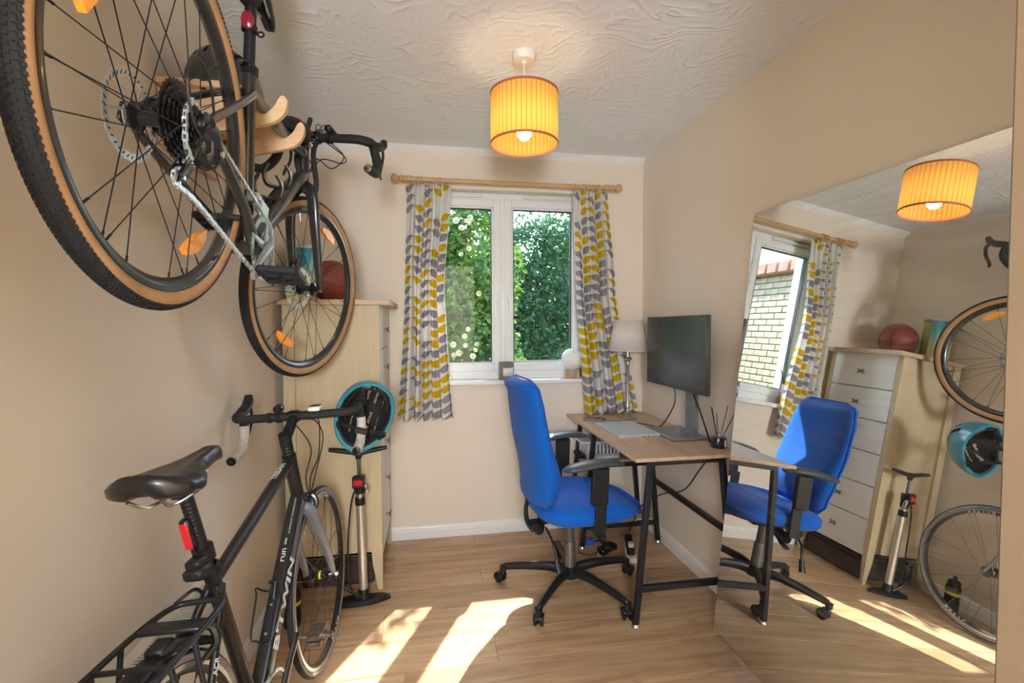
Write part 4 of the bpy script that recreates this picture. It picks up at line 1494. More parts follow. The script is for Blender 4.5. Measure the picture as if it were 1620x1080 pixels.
# ---------------------------------------------------------------- lower bicycle
def make_road_bike():
    root = thing('bicycle', 'matt black road bicycle with white bar tape and rear rack leaning by the left wall', 'bicycle', X=Matrix((
        (0.07530683808170438, -0.9958324570621311, -0.05144509305788779, -0.4753765),
        (0.9971132886744628, 0.07570453824031086, -0.005823438728008407, 1.34265804),
        (0.0096937963117406, -0.05085804116774541, 0.9986588456333056, 0.27326906),
        (0, 0, 0, 1))))
    FH, RH = Vector((0.585, 0, 0.07)), Vector((-0.41, 0, 0.07))
    HA = math.radians(72)
    hd, perp = Vector((-math.cos(HA), 0, math.sin(HA))), Vector((math.sin(HA), 0, math.cos(HA)))
    hb = Vector((0.42633, 0, 0.41274))
    S = steer_mat(hb, hd, 0.0149)
    ht = hb + hd * 0.205
    b = MB()
    b.tube([hb + hd * 0.0, hb + hd * 0.05, hb + hd * 0.12, ht], [0.0245, 0.0215, 0.0215, 0.0225], 16)
    b.tube(cr([(-0.135, 0, 0.455), (0.02, 0, 0.496), (0.18, 0, 0.538), (0.345, 0, 0.582)], 6), [0.0165, 0.0185, 0.020], 14, flat=(1.0, 0.95), up=(0, 1, 0))
    b.tube(cr([(0, 0, 0), (-0.075, 0, 0.24), (-0.150, 0, 0.480)], 5), [0.019, 0.017, 0.017], 14)
    b.lathe([(0, -0.036), (0.022, -0.036), (0.022, 0.036), (0, 0.036)], (0, 0, 0), (0, 1, 0), 20)
    for sg in (-1, 1):
        b.tube(cr([(-0.135, sg * 0.012, 0.440), (-0.20, sg * 0.030, 0.36), (-0.405, sg * 0.064, 0.085)], 6), [0.011, 0.009, 0.008], 10)
        b.tube(cr([(-0.01, sg * 0.020, 0), (-0.12, sg * 0.040, 0.02), (-0.405, sg * 0.064, 0.068)], 6), [0.013, 0.010, 0.008], 10)
        b.box((-0.41, sg * 0.065, 0.072), (0.028, 0.007, 0.034), 0.003)
    b.tube([(-0.205, -0.034, 0.352), (-0.205, 0.034, 0.352)], 0.009, 8)
    fr = b.build('frame', 'paint2', root, smooth=50)
    # big rounded-square down tube carrying the lettering
    dt0, dt1 = Vector((0.0, 0, 0.012)), hb + hd * 0.040
    dd = (dt1 - dt0).normalized()
    b = MB()
    X = axes(dt0, dd, (0, 1, 0))
    Ld = (dt1 - dt0).length
    sec = rounded(0.044, 0.052, 0.011, 4)
    n = len(sec)
    vs, fs = [], []
    for i, t in enumerate((0, 0.15, 0.5, 0.85, 1.0)):
        k = (0.82, 0.98, 1.0, 1.0, 0.86)[i]
        vs += [(Ld * t, p[0] * k, p[1] * k) for p in sec]
    for i in range(4):
        for k in range(n):
            fs.append((i * n + k, i * n + (k + 1) % n, (i + 1) * n + (k + 1) % n, (i + 1) * n + k))
    fs += [tuple(range(n - 1, -1, -1)), tuple(4 * n + k for k in range(n))]
    b.add(vs, fs, X)
    dtb = b.build('down_tube', 'paint2', root, smooth=35)
    # grey panel wrapping the upper right flank
    b = MB()
    b.box((Ld * 0.80, -0.0225, -0.004), (Ld * 0.34, 0.0012, 0.034), 0.0005, X=X)
    b.build('flank_panel', 'paint2_grey', dtb, label='blue grey panel on the upper flank')
    # X axis runs up the tube, local y is bike left, local z points down/forward or up: lettering on right flank and on top face
    zl = X.to_3x3() @ Vector((0, 0, 1))
    upv = 1 if zl.z > 0 else -1
    side = axes(dt0 + dd * (Ld * 0.44) + Vector((0, -0.0232, 0)), dd, Vector((0, 0, 0)) + (zl * upv))
    if (side.to_3x3() @ Vector((0, 0, 1))).y > 0:
        side = axes(dt0 + dd * (Ld * 0.44) + Vector((0, -0.0232, 0)), dd, -(zl * upv))
    text("B'TWIN", 0.052, side, 'letters', dtb, label='large white lettering', bold=0.0012, sx=1.45)
    topc = dt0 + zl * upv * 0.0268
    def topm(t, off=0.0):
        m = axes(topc + dd * (Ld * t) + Vector((0, off, 0)), dd, (0, 1, 0))
        if (m.to_3x3() @ Vector((0, 0, 1))).dot(zl * upv) < 0:
            m = axes(topc + dd * (Ld * t) + Vector((0, off, 0)), dd, (0, -1, 0))
        return m
    text('run', 0.026, topm(0.655), 'letters', dtb, sx=1.2)
    text('one', 0.014, topm(0.725), 'letters', dtb)
    text('ALUMINIUM TECHNOLOGY', 0.0085, topm(0.865, -0.006), 'letters_dim', dtb, sx=1.15)
    # lettering on the top tube and the seat stay
    ttd = (Vector((0.30, 0, 0.582)) - Vector((0.20, 0, 0.555))).normalized()
    ttd = Vector((0.165, 0, 0.044)).normalized()
    m = axes(Vector((0.275, 0, 0.5636)) + Vector((-0.258, 0, 0.966)) * 0.0198, ttd, (0, 1, 0))
    text('TRIBAN', 0.024, m, 'letters_dim', fr, bold=0.0006, sx=1.1)
    sd = (Vector((-0.405, -0.064, 0.085)) - Vector((-0.20, -0.030, 0.36))).normalized()
    q = Vector((-0.235, -0.036, 0.315))
    nn = Vector((-0.45, -0.85, -0.2)).normalized()
    m = axes(q + nn * 0.0098, -sd, (-sd).cross(nn))
    if (m.to_3x3() @ Vector((0, 0, 1))).dot(nn) < 0:
        m = axes(q + nn * 0.0098, -sd, nn.cross(-sd))
    text('ACR', 0.017, m, 'letters', fr, bold=0.0004)
    # fork
    b = MB(S)
    b.tube([hb, hb - hd * 0.032], [0.025, 0.024], 14)
    for sg in (-1, 1):
        b.tube(cr([hb + Vector((0, sg * 0.006, 0)) - hd * 0.010, hb + Vector((0, sg * 0.030, 0)) - hd * 0.040 + perp * 0.003, hb + Vector((0, sg * 0.043, 0)) - hd * 0.14 + perp * 0.010, FH + Vector((0, sg * 0.050, 0)) + hd * 0.10 - perp * 0.012, FH + Vector((0, sg * 0.050, 0))], 6), [0.023, 0.021, 0.017, 0.013, 0.009], 12, flat=(0.7, 1.2), up=(0, 1, 0))
    fork = b.build('fork', 'fork_grey', root, smooth=50)
    q0, q1 = hb + Vector((0, -0.043, 0)) - hd * 0.14 + perp * 0.010, FH + Vector((0, -0.050, 0)) + hd * 0.10 - perp * 0.012
    m = axes(S @ (q0.lerp(q1, 0.55) + Vector((0, -0.0115, 0))), (q0 - q1), (0, 0, 1))
    if (m.to_3x3() @ Vector((0, 0, 1))).y > 0:
        m = axes(S @ (q0.lerp(q1, 0.55) + Vector((0, -0.0115, 0))), (q0 - q1), (0, 0, -1))
    text('CARBON', 0.018, m, 'letters', fork)
    b = MB(S)
    b.tube([FH + Vector((0, -0.062, 0)), FH + Vector((0, 0.062, 0))], 0.0055, 10)
    b.lathe([(0, 0), (0.010, 0), (0.008, 0.010), (0, 0.010)], FH + Vector((0, -0.058, 0)), (0, -1, 0), 12)
    b.tube([FH + Vector((0, 0.060, 0)), FH + Vector((0.01, 0.066, 0.03)), FH + Vector((0.012, 0.062, 0.055))], [0.005, 0.003], 8)
    b.build('quick_release', 'steel', root)
    wf = wheel(root, S @ T(FH), 0.336, 0.0125, 0.020, False, 20, 'grey_wall', False, 'spoke_grey', 0.100, 0.024, silver=True)
    wr = wheel(root, T(RH), 0.336, 0.0125, 0.020, False, 24, 'grey_wall', False, 'spoke_grey', 0.128, 0.024, silver=True, cassette=True)
    MB(S @ T(FH)).lathe([(0.0135, -0.004), (0.0155, -0.004), (0.0155, 0.004), (0.0135, 0.004)], (0, 0.0, 0), (0, 1, 0), 20, closed=True).build('hub_band', 'yellow', wf, label='yellow band round the hub')
    # rim lettering placed letter by letter round the rim, right side
    def rimtext(Xw, word, start, step, r_, m, size, par):
        for i, ch in enumerate(word):
            a = math.radians(start - step * i)
            pos = Vector((r_ * math.cos(a), -0.0100, r_ * math.sin(a)))
            rad = Vector((math.cos(a), 0, math.sin(a)))
            mm = axes(pos, Vector((math.sin(a), 0, -math.cos(a))), rad)
            if (mm.to_3x3() @ Vector((0, 0, 1))).y > 0:
                mm = axes(pos, Vector((-math.sin(a), 0, math.cos(a))), rad)
            text(ch, size, Xw @ mm, m, par, bold=0.0003)
    Xw = S @ T(FH)
    rimtext(Xw, 'AKSIUM', 62, -4.2, 0.2985, 'letters', 0.021, wf)
    rimtext(Xw, 'MAVIC', -62, 4.4, 0.2985, 'letters', 0.021, wf)
    # brakes
    def caliper(X, c, name):
        b = MB(X)
        b.tube(cr([c + Vector((0, 0, 0.040)), c + Vector((0.004, 0.030, 0.030)), c + Vector((0.002, 0.036, 0.0)), c + Vector((-0.004, 0.018, -0.028))], 5), [0.009, 0.010, 0.008], 8)
        b.tube(cr([c + Vector((0.008, 0, 0.040)), c + Vector((0.010, -0.030, 0.032)), c + Vector((0.006, -0.038, 0.0)), c + Vector((-0.004, -0.018, -0.028))], 5), [0.009, 0.010, 0.008], 8)
        for sg in (-1, 1):
            b.box(c + Vector((-0.004, sg * 0.014, -0.030)), (0.050, 0.008, 0.011), 0.003)
        b.lathe([(0, 0), (0.009, 0), (0.009, 0.006), (0, 0.006)], c + Vector((0.012, 0, 0.036)), (1, 0, 0), 12)
        return b.build(name, 'alloy_dark', root, smooth=40)
    caliper(S, hb - hd * 0.040 + perp * 0.040 + Vector((0, 0, 0.0)), 'front_brake')
    caliper(ID4, Vector((-0.225, 0, 0.355)), 'rear_brake')
    # seatpost, clamp, saddle, lights
    top = Vector((-0.220, 0, 0.690))
    b = MB()
    b.tube([(-0.148, 0, 0.46), top], 0.0140, 14)
    b.box(top + Vector((0, 0, 0.006)), (0.050, 0.042, 0.024), 0.006)
    for k in range(10):
        b.lathe([(0.0141, -0.0008), (0.0146, 0), (0.0141, 0.0008)], Vector((-0.19, 0, 0.592)).lerp(top, k / 10), (-0.28, 0, 0.96), 14)
    b.build('seatpost', 'black_plastic', root, smooth=40)
    b = MB()
    b.lathe([(0.017, -0.014), (0.0215, -0.012), (0.0215, 0.012), (0.017, 0.014)], (-0.152, 0, 0.487), (-0.28, 0, 0.96), 18, closed=True)
    b.lathe([(0, 0), (0.006, 0), (0.006, 0.004), (0, 0.004)], (-0.150, -0.021, 0.487), (0, -1, 0), 12)
    b.build('seat_clamp', 'black_plastic', root)
    b = MB()
    b.box((-0.196, 0.0, 0.528), (0.050, 0.034, 0.022), 0.006, X=ID4)
    b.box((-0.202, -0.002, 0.508), (0.052, 0.044, 0.026), 0.007)
    b.lathe([(0.0145, -0.018), (0.022, -0.016), (0.022, 0.016), (0.0145, 0.018)], (-0.170, 0, 0.535), (-0.28, 0, 0.96), 18, closed=True)
    b.build('lock_bracket', 'black_plastic', root, smooth=40)
    saddle(root, T(top + Vector((-0.020, 0, 0.002))) @ ROT(-3, 'Y'), length=0.290, width=0.168, thick=0.062)
    X = T((-0.210, 0.006, 0.597)) @ ROT(-16, 'Y')
    tl = MB(X).box((0, 0, 0), (0.018, 0.022, 0.078), 0.005).build('tail_light', 'black_gloss', root)
    MB(X).box((-0.0095, 0, 0), (0.004, 0.017, 0.066), 0.0015).build('lens', 'red', tl, label='red lens')
    # stem and bar
    st = hb + hd * 0.268
    bc = hb + hd * 0.2912 + perp * 0.1141
    b = MB(S)
    b.tube([ht, hb + hd * 0.25], 0.0170, 16)
    for k in range(4):
        b.lathe([(0.0175, 0), (0.019, 0.002), (0.019, 0.009), (0.0175, 0.011)], ht + hd * (0.003 + k * 0.012), tuple(hd), 16)
    b.tube([hb + hd * 0.245, hb + hd * 0.288], 0.0195, 16)
    b.tube([st, bc], [0.0185, 0.016], 14)
    b.box(bc, (0.036, 0.044, 0.040), 0.008)
    b.build('stem', 'black_plastic', root, smooth=40)
    hx, u = Vector((0.985, 0, 0.10)).normalized(), Vector((-0.10, 0, 0.985)).normalized()
    paths = drop_bar(None, bc, hx, u, 0.42, 0.082, 0.130, 0.015)
    b = MB(S)
    for P in paths:
        b.tube(P[:34], [0.0158, 0.0150, 0.0158, 0.0160], 12)
    hbar = b.build('handlebar', 'bartape', root, smooth=60)
    for P in paths:
        b = MB(S)
        b.tube(P[33:], 0.0165, 12)
        for k in range(34, len(P) - 1, 2):
            d = (P[k + 1] - P[k]).normalized()
            b.lathe([(0.0164, -0.003), (0.0176, 0.0), (0.0164, 0.004)], P[k], tuple(d), 12)
        b.build('drop_tape', 'whitetape', hbar, smooth=60, label='off-white tape on the drop')
        d = (P[-1] - P[-2]).normalized()
        MB(S).lathe([(0, 0.005), (0.007, 0.006), (0.015, 0.003), (0.0168, -0.004)], P[-1], tuple(d), 14).build('bar_end_plug', 'black_gloss', hbar)
    for k, sg in ((0, 1), (1, -1)):
        hood_lever(root, S, paths[k][26], hx, u, sg, lever_len=0.105)
    b = MB(S)
    b.box(bc + Vector((-0.005, -0.075, 0.024)), (0.050, 0.042, 0.016), 0.005)
    b.build('bike_computer', 'cream_plastic', root, label='small white bike computer on the bar')
    MB(S).box(bc + Vector((-0.005, -0.075, 0.0325)), (0.040, 0.034, 0.003), 0.001).build('display', 'gasket', root.children[-1])
    b = MB(S)
    b.lathe([(0, -0.018), (0.013, -0.018), (0.016, -0.010), (0.016, 0.012), (0.012, 0.018), (0, 0.018)], bc + Vector((0.002, 0.052, 0.030)), (1, 0, 0.1), 16)
    b.lathe([(0.0158, -0.008), (0.020, -0.008), (0.020, 0.008), (0.0158, 0.008)], bc + Vector((0, 0.052, 0)), (0, 1, 0), 16, closed=True)
    b.lathe([(0.0158, -0.006), (0.019, -0.006), (0.019, 0.006), (0.0158, 0.006)], bc + Vector((0, 0.085, 0)), (0, 1, 0), 16, closed=True)
    b.build('front_light', 'black_gloss', root)
    b = MB(S)
    for (dy, sw, z) in ((-0.035, -0.075, 0.10), (-0.050, -0.055, 0.16), (0.03, -0.03, 0.13)):
        s0 = bc + Vector((0.005, dy, -0.014))
        b.tube(cr([s0, s0 + Vector((0.045, sw * 0.3, -0.02)), bc + Vector((0.055, sw, -z)), hb + hd * 0.08 + perp * 0.050 + Vector((0, sw * 0.7, 0)), hb - hd * 0.01 + perp * 0.048 + Vector((0, -0.02, 0))], 7), 0.0024, 7)
    b.build('brake_cable', 'cable', root)
    # bottle cage: a bent rod on a backing strip
    b = MB()
    up = (zl * upv)
    o0 = dt0 + dd * (Ld * 0.36) + up * 0.030
    b.box((0, 0, 0), (0.125, 0.018, 0.006), 0.002, X=axes(o0, dd, (0, 1, 0)))
    loop = [o0 + dd * 0.062 + Vector((0, -0.020, 0)), o0 + dd * 0.070 + Vector((0, 0.0, 0)), o0 + dd * 0.070 + Vector((0, 0.025, 0)) + up * 0.02, o0 + dd * 0.066 + up * 0.068 + Vector((0, 0.030, 0)), o0 + dd * 0.040 + up * 0.076 + Vector((0, 0.02, 0)), o0 - dd * 0.058 + up * 0.074 + Vector((0, 0.012, 0)), o0 - dd * 0.068 + up * 0.060, o0 - dd * 0.066 + up * 0.01, o0 - dd * 0.064 - Vector((0, 0.012, 0)), o0 - dd * 0.03 - Vector((0, 0.022, 0)), o0 + dd * 0.03 - Vector((0, 0.028, 0)) + up * 0.004]
    b.tube(cr(loop, 6), 0.0028, 8)
    b.box((0, 0, 0), (0.010, 0.040, 0.005), 0.002, X=axes(o0 + dd * 0.095 + up * 0.012, dd, (0, 1, 0)))
    b.tube([o0 + dd * 0.05, o0 + dd * 0.095 + up * 0.012], 0.005, 8)
    bcg = b.build('bottle_cage', 'black_metal', root, smooth=40)
    b = MB()
    for k in (-0.042, 0.034):
        b.lathe([(0, 0), (0.0045, 0), (0.004, 0.004), (0, 0.004)], o0 + dd * k + up * 0.003, tuple(up), 10)
    b.build('bolt', 'steel', bcg)
    crankset(root, 0.0, 52, 0.100, 'alloy_dark', ring_m='cassette', teeth=50, clip=True)
    yb_ = -0.0445
    tp = [(0.100 * math.cos(math.radians(a)), yb_, 0.100 * math.sin(math.radians(a))) for a in (90, 45, 0, -45, -90)]
    tp += [(-0.2, yb_, -0.075), (-0.40, yb_, -0.045), (-0.425, yb_, -0.03), (-0.41, yb_, -0.01), (-0.40, yb_, 0.01)] + [(-0.41 + 0.036 * math.cos(math.radians(a)), yb_, 0.07 + 0.036 * math.sin(math.radians(a))) for a in (215, 180, 135, 95)] + [(-0.2, yb_, 0.103)]
    chain(root, tp)
    # rear rack: top loop, cross plates, struts
    b = MB()
    zr = 0.445
    loop = [(-0.215, -0.048, zr), (-0.225, -0.060, zr), (-0.30, -0.066, zr), (-0.45, -0.066, zr), (-0.60, -0.064, zr), (-0.63, 0, zr), (-0.60, 0.064, zr), (-0.45, 0.066, zr), (-0.30, 0.060, zr), (-0.225, 0.040, zr), (-0.212, 0, zr), (-0.211, -0.035, zr)]
    b.tube(cr(loop, 6, closed=True), 0.0062, 10, closed=True)
    for x in (-0.30, -0.53):
        b.box((x, 0, zr), (0.036, 0.125, 0.010), 0.003)
    b.tube([(-0.42, -0.066, zr), (-0.42, 0.066, zr)], 0.005, 8)
    for sg in (-1, 1):
        for x0 in (-0.345, -0.42, -0.50):
            b.tube(cr([(x0, sg * 0.066, zr), (-0.40 + (x0 + 0.42) * 0.6, sg * 0.088, 0.25), (-0.415, sg * 0.078, 0.09)], 5), 0.0052, 8)
        b.tube(cr([(-0.215, sg * 0.045, zr), (-0.18, sg * 0.022, zr + 0.012), (-0.150, sg * 0.018, zr - 0.020)], 5), 0.004, 8)
    rk = b.build('rear_rack', 'black_metal', root, smooth=45)
    b = MB()
    b.box((-0.340, 0.0, zr - 0.018), (0.045, 0.038, 0.026), 0.006)
    b.tube([(-0.33, 0.01, zr - 0.03), (-0.42, 0.06, zr - 0.10)], [0.006, 0.004], 8)
    b.build('rack_clip', 'black_plastic', rk)
    # mudguard over the rear wheel
    b = MB(T(RH))
    b.grid(lambda u_, v: Vector(((0.352 + 0.004 * math.cos((v - 0.5) * 2.4)) * math.cos(math.radians(55 + 60 * u_)), 0.024 * (v - 0.5) * 2, (0.352 + 0.008 * math.cos((v - 0.5) * 2.8)) * math.sin(math.radians(55 + 60 * u_)))), 20, 6)
    b.build('mudguard', 'black_plastic', root, solid=0.002)
    return root
bike2 = make_road_bike()
# ================================================================== WOODEN WALL RACK AND WHAT IS ON IT
rack = thing('wall_rack', 'pale plywood wall rack whose two hooked arms carry the upper bicycle', 'rack', (XL, 1.58, 1.9))
RX, RYc, RZc = XL, 1.58, 1.9
def arm(y, pts):
    b = MB()
    P = cr([(x - RX, 0, z - RZc) for x, z in pts], 5, closed=True)
    b.prism([(p.x, p.z) for p in P], y - RYc - 0.009, y - RYc + 0.009, 'XZ')
    return b.build('arm', 'ply', rack, smooth=35)
arm(1.68, [(-0.733, 1.995), (-0.66, 1.990), (-0.60, 1.975), (-0.545, 1.985), (-0.520, 1.983), (-0.500, 1.955), (-0.468, 1.932), (-0.440, 1.950), (-0.424, 1.978), (-0.412, 1.985), (-0.403, 1.970), (-0.410, 1.935), (-0.440, 1.905), (-0.50, 1.887), (-0.60, 1.865), (-0.70, 1.845), (-0.733, 1.842)])
arm(1.49, [(-0.733, 1.995), (-0.66, 1.990), (-0.60, 1.975), (-0.545, 1.982), (-0.520, 1.975), (-0.500, 1.950), (-0.468, 1.930), (-0.440, 1.948), (-0.424, 1.976), (-0.412, 1.982), (-0.403, 1.968), (-0.410, 1.935), (-0.440, 1.907), (-0.50, 1.890), (-0.60, 1.868), (-0.70, 1.845), (-0.733, 1.842)])
MB().box((0.010, 0.055, 0.005), (0.016, 0.34, 0.170), 0.002).build('back_board', 'ply', rack)
MB().box((0.110, 0.045, 0.090), (0.210, 0.345, 0.018), 0.002).build('top_board', 'ply', rack)
MB().box((0.075, -0.01, 0.000), (0.110, 0.175, 0.014), 0.002).build('middle_board', 'ply', rack)
b = MB()
for yy in (-0.13, 0.12):
    b.lathe([(0, 0), (0.007, 0), (0.005, 0.004), (0, 0.004)], (0.018, yy, -0.05), (1, 0, 0), 10)
b.build('screws', 'dark_steel', rack, kind='stuff')

def helmet(name, label, X, m_low, m_top, m_in, group=None):
    """crown towards +Z, front towards +X, opening in the XY plane"""
    root = thing(name, label, 'helmet', X=X)
    A, B, H = 0.148, 0.112, 0.150
    def pt(u, v, k=1.0):
        a = 2 * PI * u
        e = v * PI / 2
        r = math.cos(e) ** 0.85
        x = A * r * math.cos(a)
        y = B * r * math.sin(a)
        x *= 1 + 0.06 * math.cos(a) * (1 - v)
        z = H * math.sin(e) ** 0.95
        z -= 0.018 * (math.sin(a) ** 2) * (1 - v) * 0.0
        z -= (0.030 * math.cos(a) ** 2 if math.cos(a) < 0 else 0.0) * (1 - v) ** 2
        return Vector((x * k, y * k, z * k + (1 - k) * 0.03))
    def vent(u, v):
        a = (u % 1) * 360
        y = math.sin(2 * PI * u)
        if v < 0.24 or v > 0.93:
            return False
        # long slots fanning front to back
        lane = math.sin(math.radians(a)) * math.cos(v * PI / 2)
        x = math.cos(math.radians(a)) * math.cos(v * PI / 2)
        for c_ in (-0.62, -0.31, 0.0, 0.31, 0.62):
            if abs(lane - c_) < 0.062 and (0.12 < x < 0.80 or -0.78 < x < -0.12):
                return True
        return False
    NU, NV = 96, 22
    def layer(v0, v1, k0, k1, holes=True):
        b = MB()
        rows = [j for j in range(NV) if v0 - 1e-6 <= j / NV < v1 - 1e-6]
        for i in range(NU):
            for j in rows:
                u, v = i / NU, j / NV
                uc, vc = (i + 0.5) / NU, (j + 0.5) / NV
                if holes and vent(uc, vc):
                    continue
                du, dv = 1 / NU, 1 / NV
                q = [(u, v), (u + du, v), (u + du, v + dv), (u, v + dv)]
                o = [pt(a, c, k0) for a, c in q]
                n_ = [pt(a, c, k1) for a, c in q]
                s0 = len(b.v)
                b.v += [X_ for X_ in o + n_]
                b.f.append((s0, s0 + 1, s0 + 2, s0 + 3))
                b.f.append((s0 + 7, s0 + 6, s0 + 5, s0 + 4))
                for (e0, e1, cu, cv) in ((0, 1, uc, vc - dv), (1, 2, uc + du, vc), (2, 3, uc, vc + dv), (3, 0, uc - du, vc)):
                    if (holes and cv > 0 and cv < 1 and vent(cu, cv)) or cv < v0 or cv > v1:
                        b.f.append((s0 + e0, s0 + e0 + 4, s0 + e1 + 4, s0 + e1))
        return b
    def fin(b, *a, **k):
        o = b.build(*a, **k)
        bm = bmesh.new()
        bm.from_mesh(o.data)
        bmesh.ops.remove_doubles(bm, verts=bm.verts, dist=0.0002)
        bmesh.ops.recalc_face_normals(bm, faces=bm.faces)
        bm.to_mesh(o.data)
        bm.free()
        return o
    fin(layer(0, 0.36, 1.0, 0.955), 'shell_band', m_low, root, smooth=50)
    fin(layer(0.36, 1.01, 1.0, 0.955), 'shell', m_top, root, smooth=50)
    fin(layer(0.0, 1.01, 0.953, 0.83), 'liner', m_in, root, smooth=50)
    b = MB()
    R_ = [pt(k / 48, 0.0, 0.93) + Vector((0, 0, -0.002)) for k in range(48)]
    b.tube(R_, 0.0085, 8, closed=True, flat=(1.0, 0.7))
    b.build('rim', m_low, root)
    # straps and buckle, retention cradle
    b = MB()
    for sg in (-1, 1):
        b.tube(cr([pt(0.12 * sg, 0.06, 0.88), Vector((0.045, sg * 0.095, -0.045)), Vector((0.02, sg * 0.060, -0.115)), Vector((0.015, sg * 0.02, -0.150))], 6), 0.0075, 6, flat=(1, 0.18), up=(0.3, 1, 0))
        b.tube(cr([pt(0.36 * sg, 0.06, 0.86), Vector((-0.02, sg * 0.090, -0.050)), Vector((0.02, sg * 0.062, -0.112))], 6), 0.0070, 6, flat=(1, 0.18), up=(0.3, 1, 0))
    b.build('strap', 'dark_rubber', root)
    b = MB()
    b.box((0.015, 0.010, -0.158), (0.022, 0.046, 0.010), 0.003)
    b.build('buckle', 'black_plastic', root)
    b = MB()
    b.tube(cr([(-0.02, 0.085, 0.02), (-0.09, 0.06, -0.02), (-0.118, 0, -0.030), (-0.09, -0.06, -0.02), (-0.02, -0.085, 0.02)], 6), 0.010, 8, flat=(1, 0.25), up=(0, 0, 1))
    b.lathe([(0, 0), (0.016, 0), (0.014, 0.010), (0, 0.010)], (-0.118, 0, -0.030), (-1, 0, -0.2), 14)
    b.build('cradle', 'black_plastic', root)
    return root
MT['helmet_blue'] = mat('teal_helmet_shell', (0.02, 0.22, 0.30), 0.3, var=0.06, coat=0.4)
MT['helmet_dark'] = mat('charcoal_helmet_shell', (0.035, 0.035, 0.038), 0.28, coat=0.4)
MT['foam'] = mat('black_foam', (0.018, 0.018, 0.019), 0.8)
helmet('helmet', 'black vented cycling helmet sitting on top of the wooden wall rack', T((-0.600, 1.572, 2.010)) @ ROT(80, 'Z') @ ROT(4, 'Y') @ Matrix.Scale(0.86, 4), 'helmet_dark', 'helmet_dark', 'foam')
# opening faces the room door, crown away from the camera
Xh = axes((-0.262, 1.935, 0.965), (-0.35, -0.10, 0.93), (0.93, 0.12, 0.35))
Xh = Matrix(((1, 0, 0, -0.262), (0, 1, 0, 1.945), (0, 0, 1, 0.968), (0, 0, 0, 1))) @ ROT(8, 'Z') @ ROT(-83, 'X') @ ROT(108, 'Z')
helmet('helmet', 'teal and black cycling helmet hanging on the road bicycle handlebar', Xh, 'helmet_blue', 'helmet_dark', 'foam')

b = MB()
MT['bag'] = mat('black_nylon', (0.020, 0.020, 0.023), 0.7, var=0.2, vscale=20, bump=0.3)
BX = bike1.matrix_world.copy() if False else Matrix((
        (-0.018706430564807697, -0.9975732314565148, 0.06706502320085124, -0.49573259),
        (0.9746465868770523, -0.00323578625931846, 0.2237265303360253, 1.40498875),
        (-0.22296658974930858, 0.06954982076677618, 0.9723418752099864, 1.53789578), (0, 0, 0, 1)))
bag = thing('frame_bag', 'black fabric bag with red zip pull strapped on the graphite bicycle top tube', 'bag', X=BX @ T((0.285, 0, 0.515)) @ ROT(-14, 'Y'))
b.tube(cr([(-0.075, 0, 0.002), (-0.06, 0, 0.030), (0.0, 0, 0.042), (0.055, 0, 0.046), (0.085, 0, 0.030)], 5), [0.018, 0.032, 0.040, 0.042, 0.030], 16, flat=(0.75, 1.0), up=(0, 1, 0))
b.build('pouch', 'bag', bag, smooth=60)
b = MB()
b.tube(cr([(-0.060, -0.026, 0.050), (0.0, -0.029, 0.060), (0.06, -0.028, 0.064)], 5), 0.0022, 6)
b.build('zip', 'dark_steel', bag)
b = MB()
b.tube(cr([(-0.058, -0.028, 0.052), (-0.052, -0.036, 0.038), (-0.045, -0.036, 0.018)], 5), [0.003, 0.005, 0.005], 8, flat=(1, 0.5))
b.build('zip_pull', 'red', bag, label='red zip pull')

# ================================================================== CHEST OF DRAWERS
chest = thing('chest_of_drawers', 'tall six drawer chest in cream and limed oak behind the bicycles', 'chest of drawers', (-0.475, 2.675, 0))
cx, cy = -0.475, 2.675
X0, X1, Y0, Y1, Z0, Z1 = -0.700, -0.250, 2.418, 2.930, 0.172, 1.420
def leg(x, y, sx, sy):
    """post that runs the full height and tapers below the carcass; sx, sy point to the outer faces"""
    w = 0.052
    prof = [(Z1, w), (Z0 + 0.01, w), (Z0 - 0.04, w * 0.93), (0.0, w * 0.46)]
    vs = []
    for z, q in prof:
        for (a, c) in ((0, 0), (1, 0), (1, 1), (0, 1)):
            vs.append((x - cx - sx * q * a, y - cy - sy * q * c * 0.6, z))
    fs = [(0, 1, 2, 3), (15, 14, 13, 12)]
    for i in range(3):
        for k in range(4):
            fs.append((i * 4 + k, i * 4 + (k + 1) % 4, i * 4 + 4 + (k + 1) % 4, i * 4 + 4 + k))
    return MB().add(vs, fs).build('leg', 'chest_side' if sy < 0 else 'chest_side', chest, smooth=20)
leg(X1, Y0, 1, -1); leg(X0, Y0, -1, -1); leg(X1, Y1, 1, 1); leg(X0, Y1, -1, 1)
b = MB()
b.box(((X0 + X1) / 2 - cx, Y0 + 0.022 - cy, (Z0 + Z1) / 2), (X1 - X0 - 0.09, 0.012, Z1 - Z0))
b.box(((X0 + X1) / 2 - cx, Y1 - 0.010 - cy, (Z0 + Z1) / 2), (X1 - X0 - 0.09, 0.012, Z1 - Z0))
b.build('side_panel', 'chest_side', chest, smooth=0)
b = MB()
b.box((X0 + 0.008 - cx, 0, (Z0 + Z1) / 2), (0.008, Y1 - Y0 - 0.04, Z1 - Z0))
b.box(((X0 + X1) / 2 - cx, 0, Z0 + 0.008), (X1 - X0 - 0.03, Y1 - Y0 - 0.03, 0.012))
b.box((X1 - 0.030 - cx, 0, (Z0 + Z1) / 2), (0.010, Y1 - Y0 - 0.04, Z1 - Z0))
b.box((X1 - 0.012 - cx, 0, Z1 - 0.012), (0.024, Y1 - Y0 - 0.06, 0.024))
b.box((X1 - 0.012 - cx, 0, Z0 + 0.012), (0.024, Y1 - Y0 - 0.06, 0.030))
b.build('carcass', 'chest_white', chest, smooth=0)
b = MB()
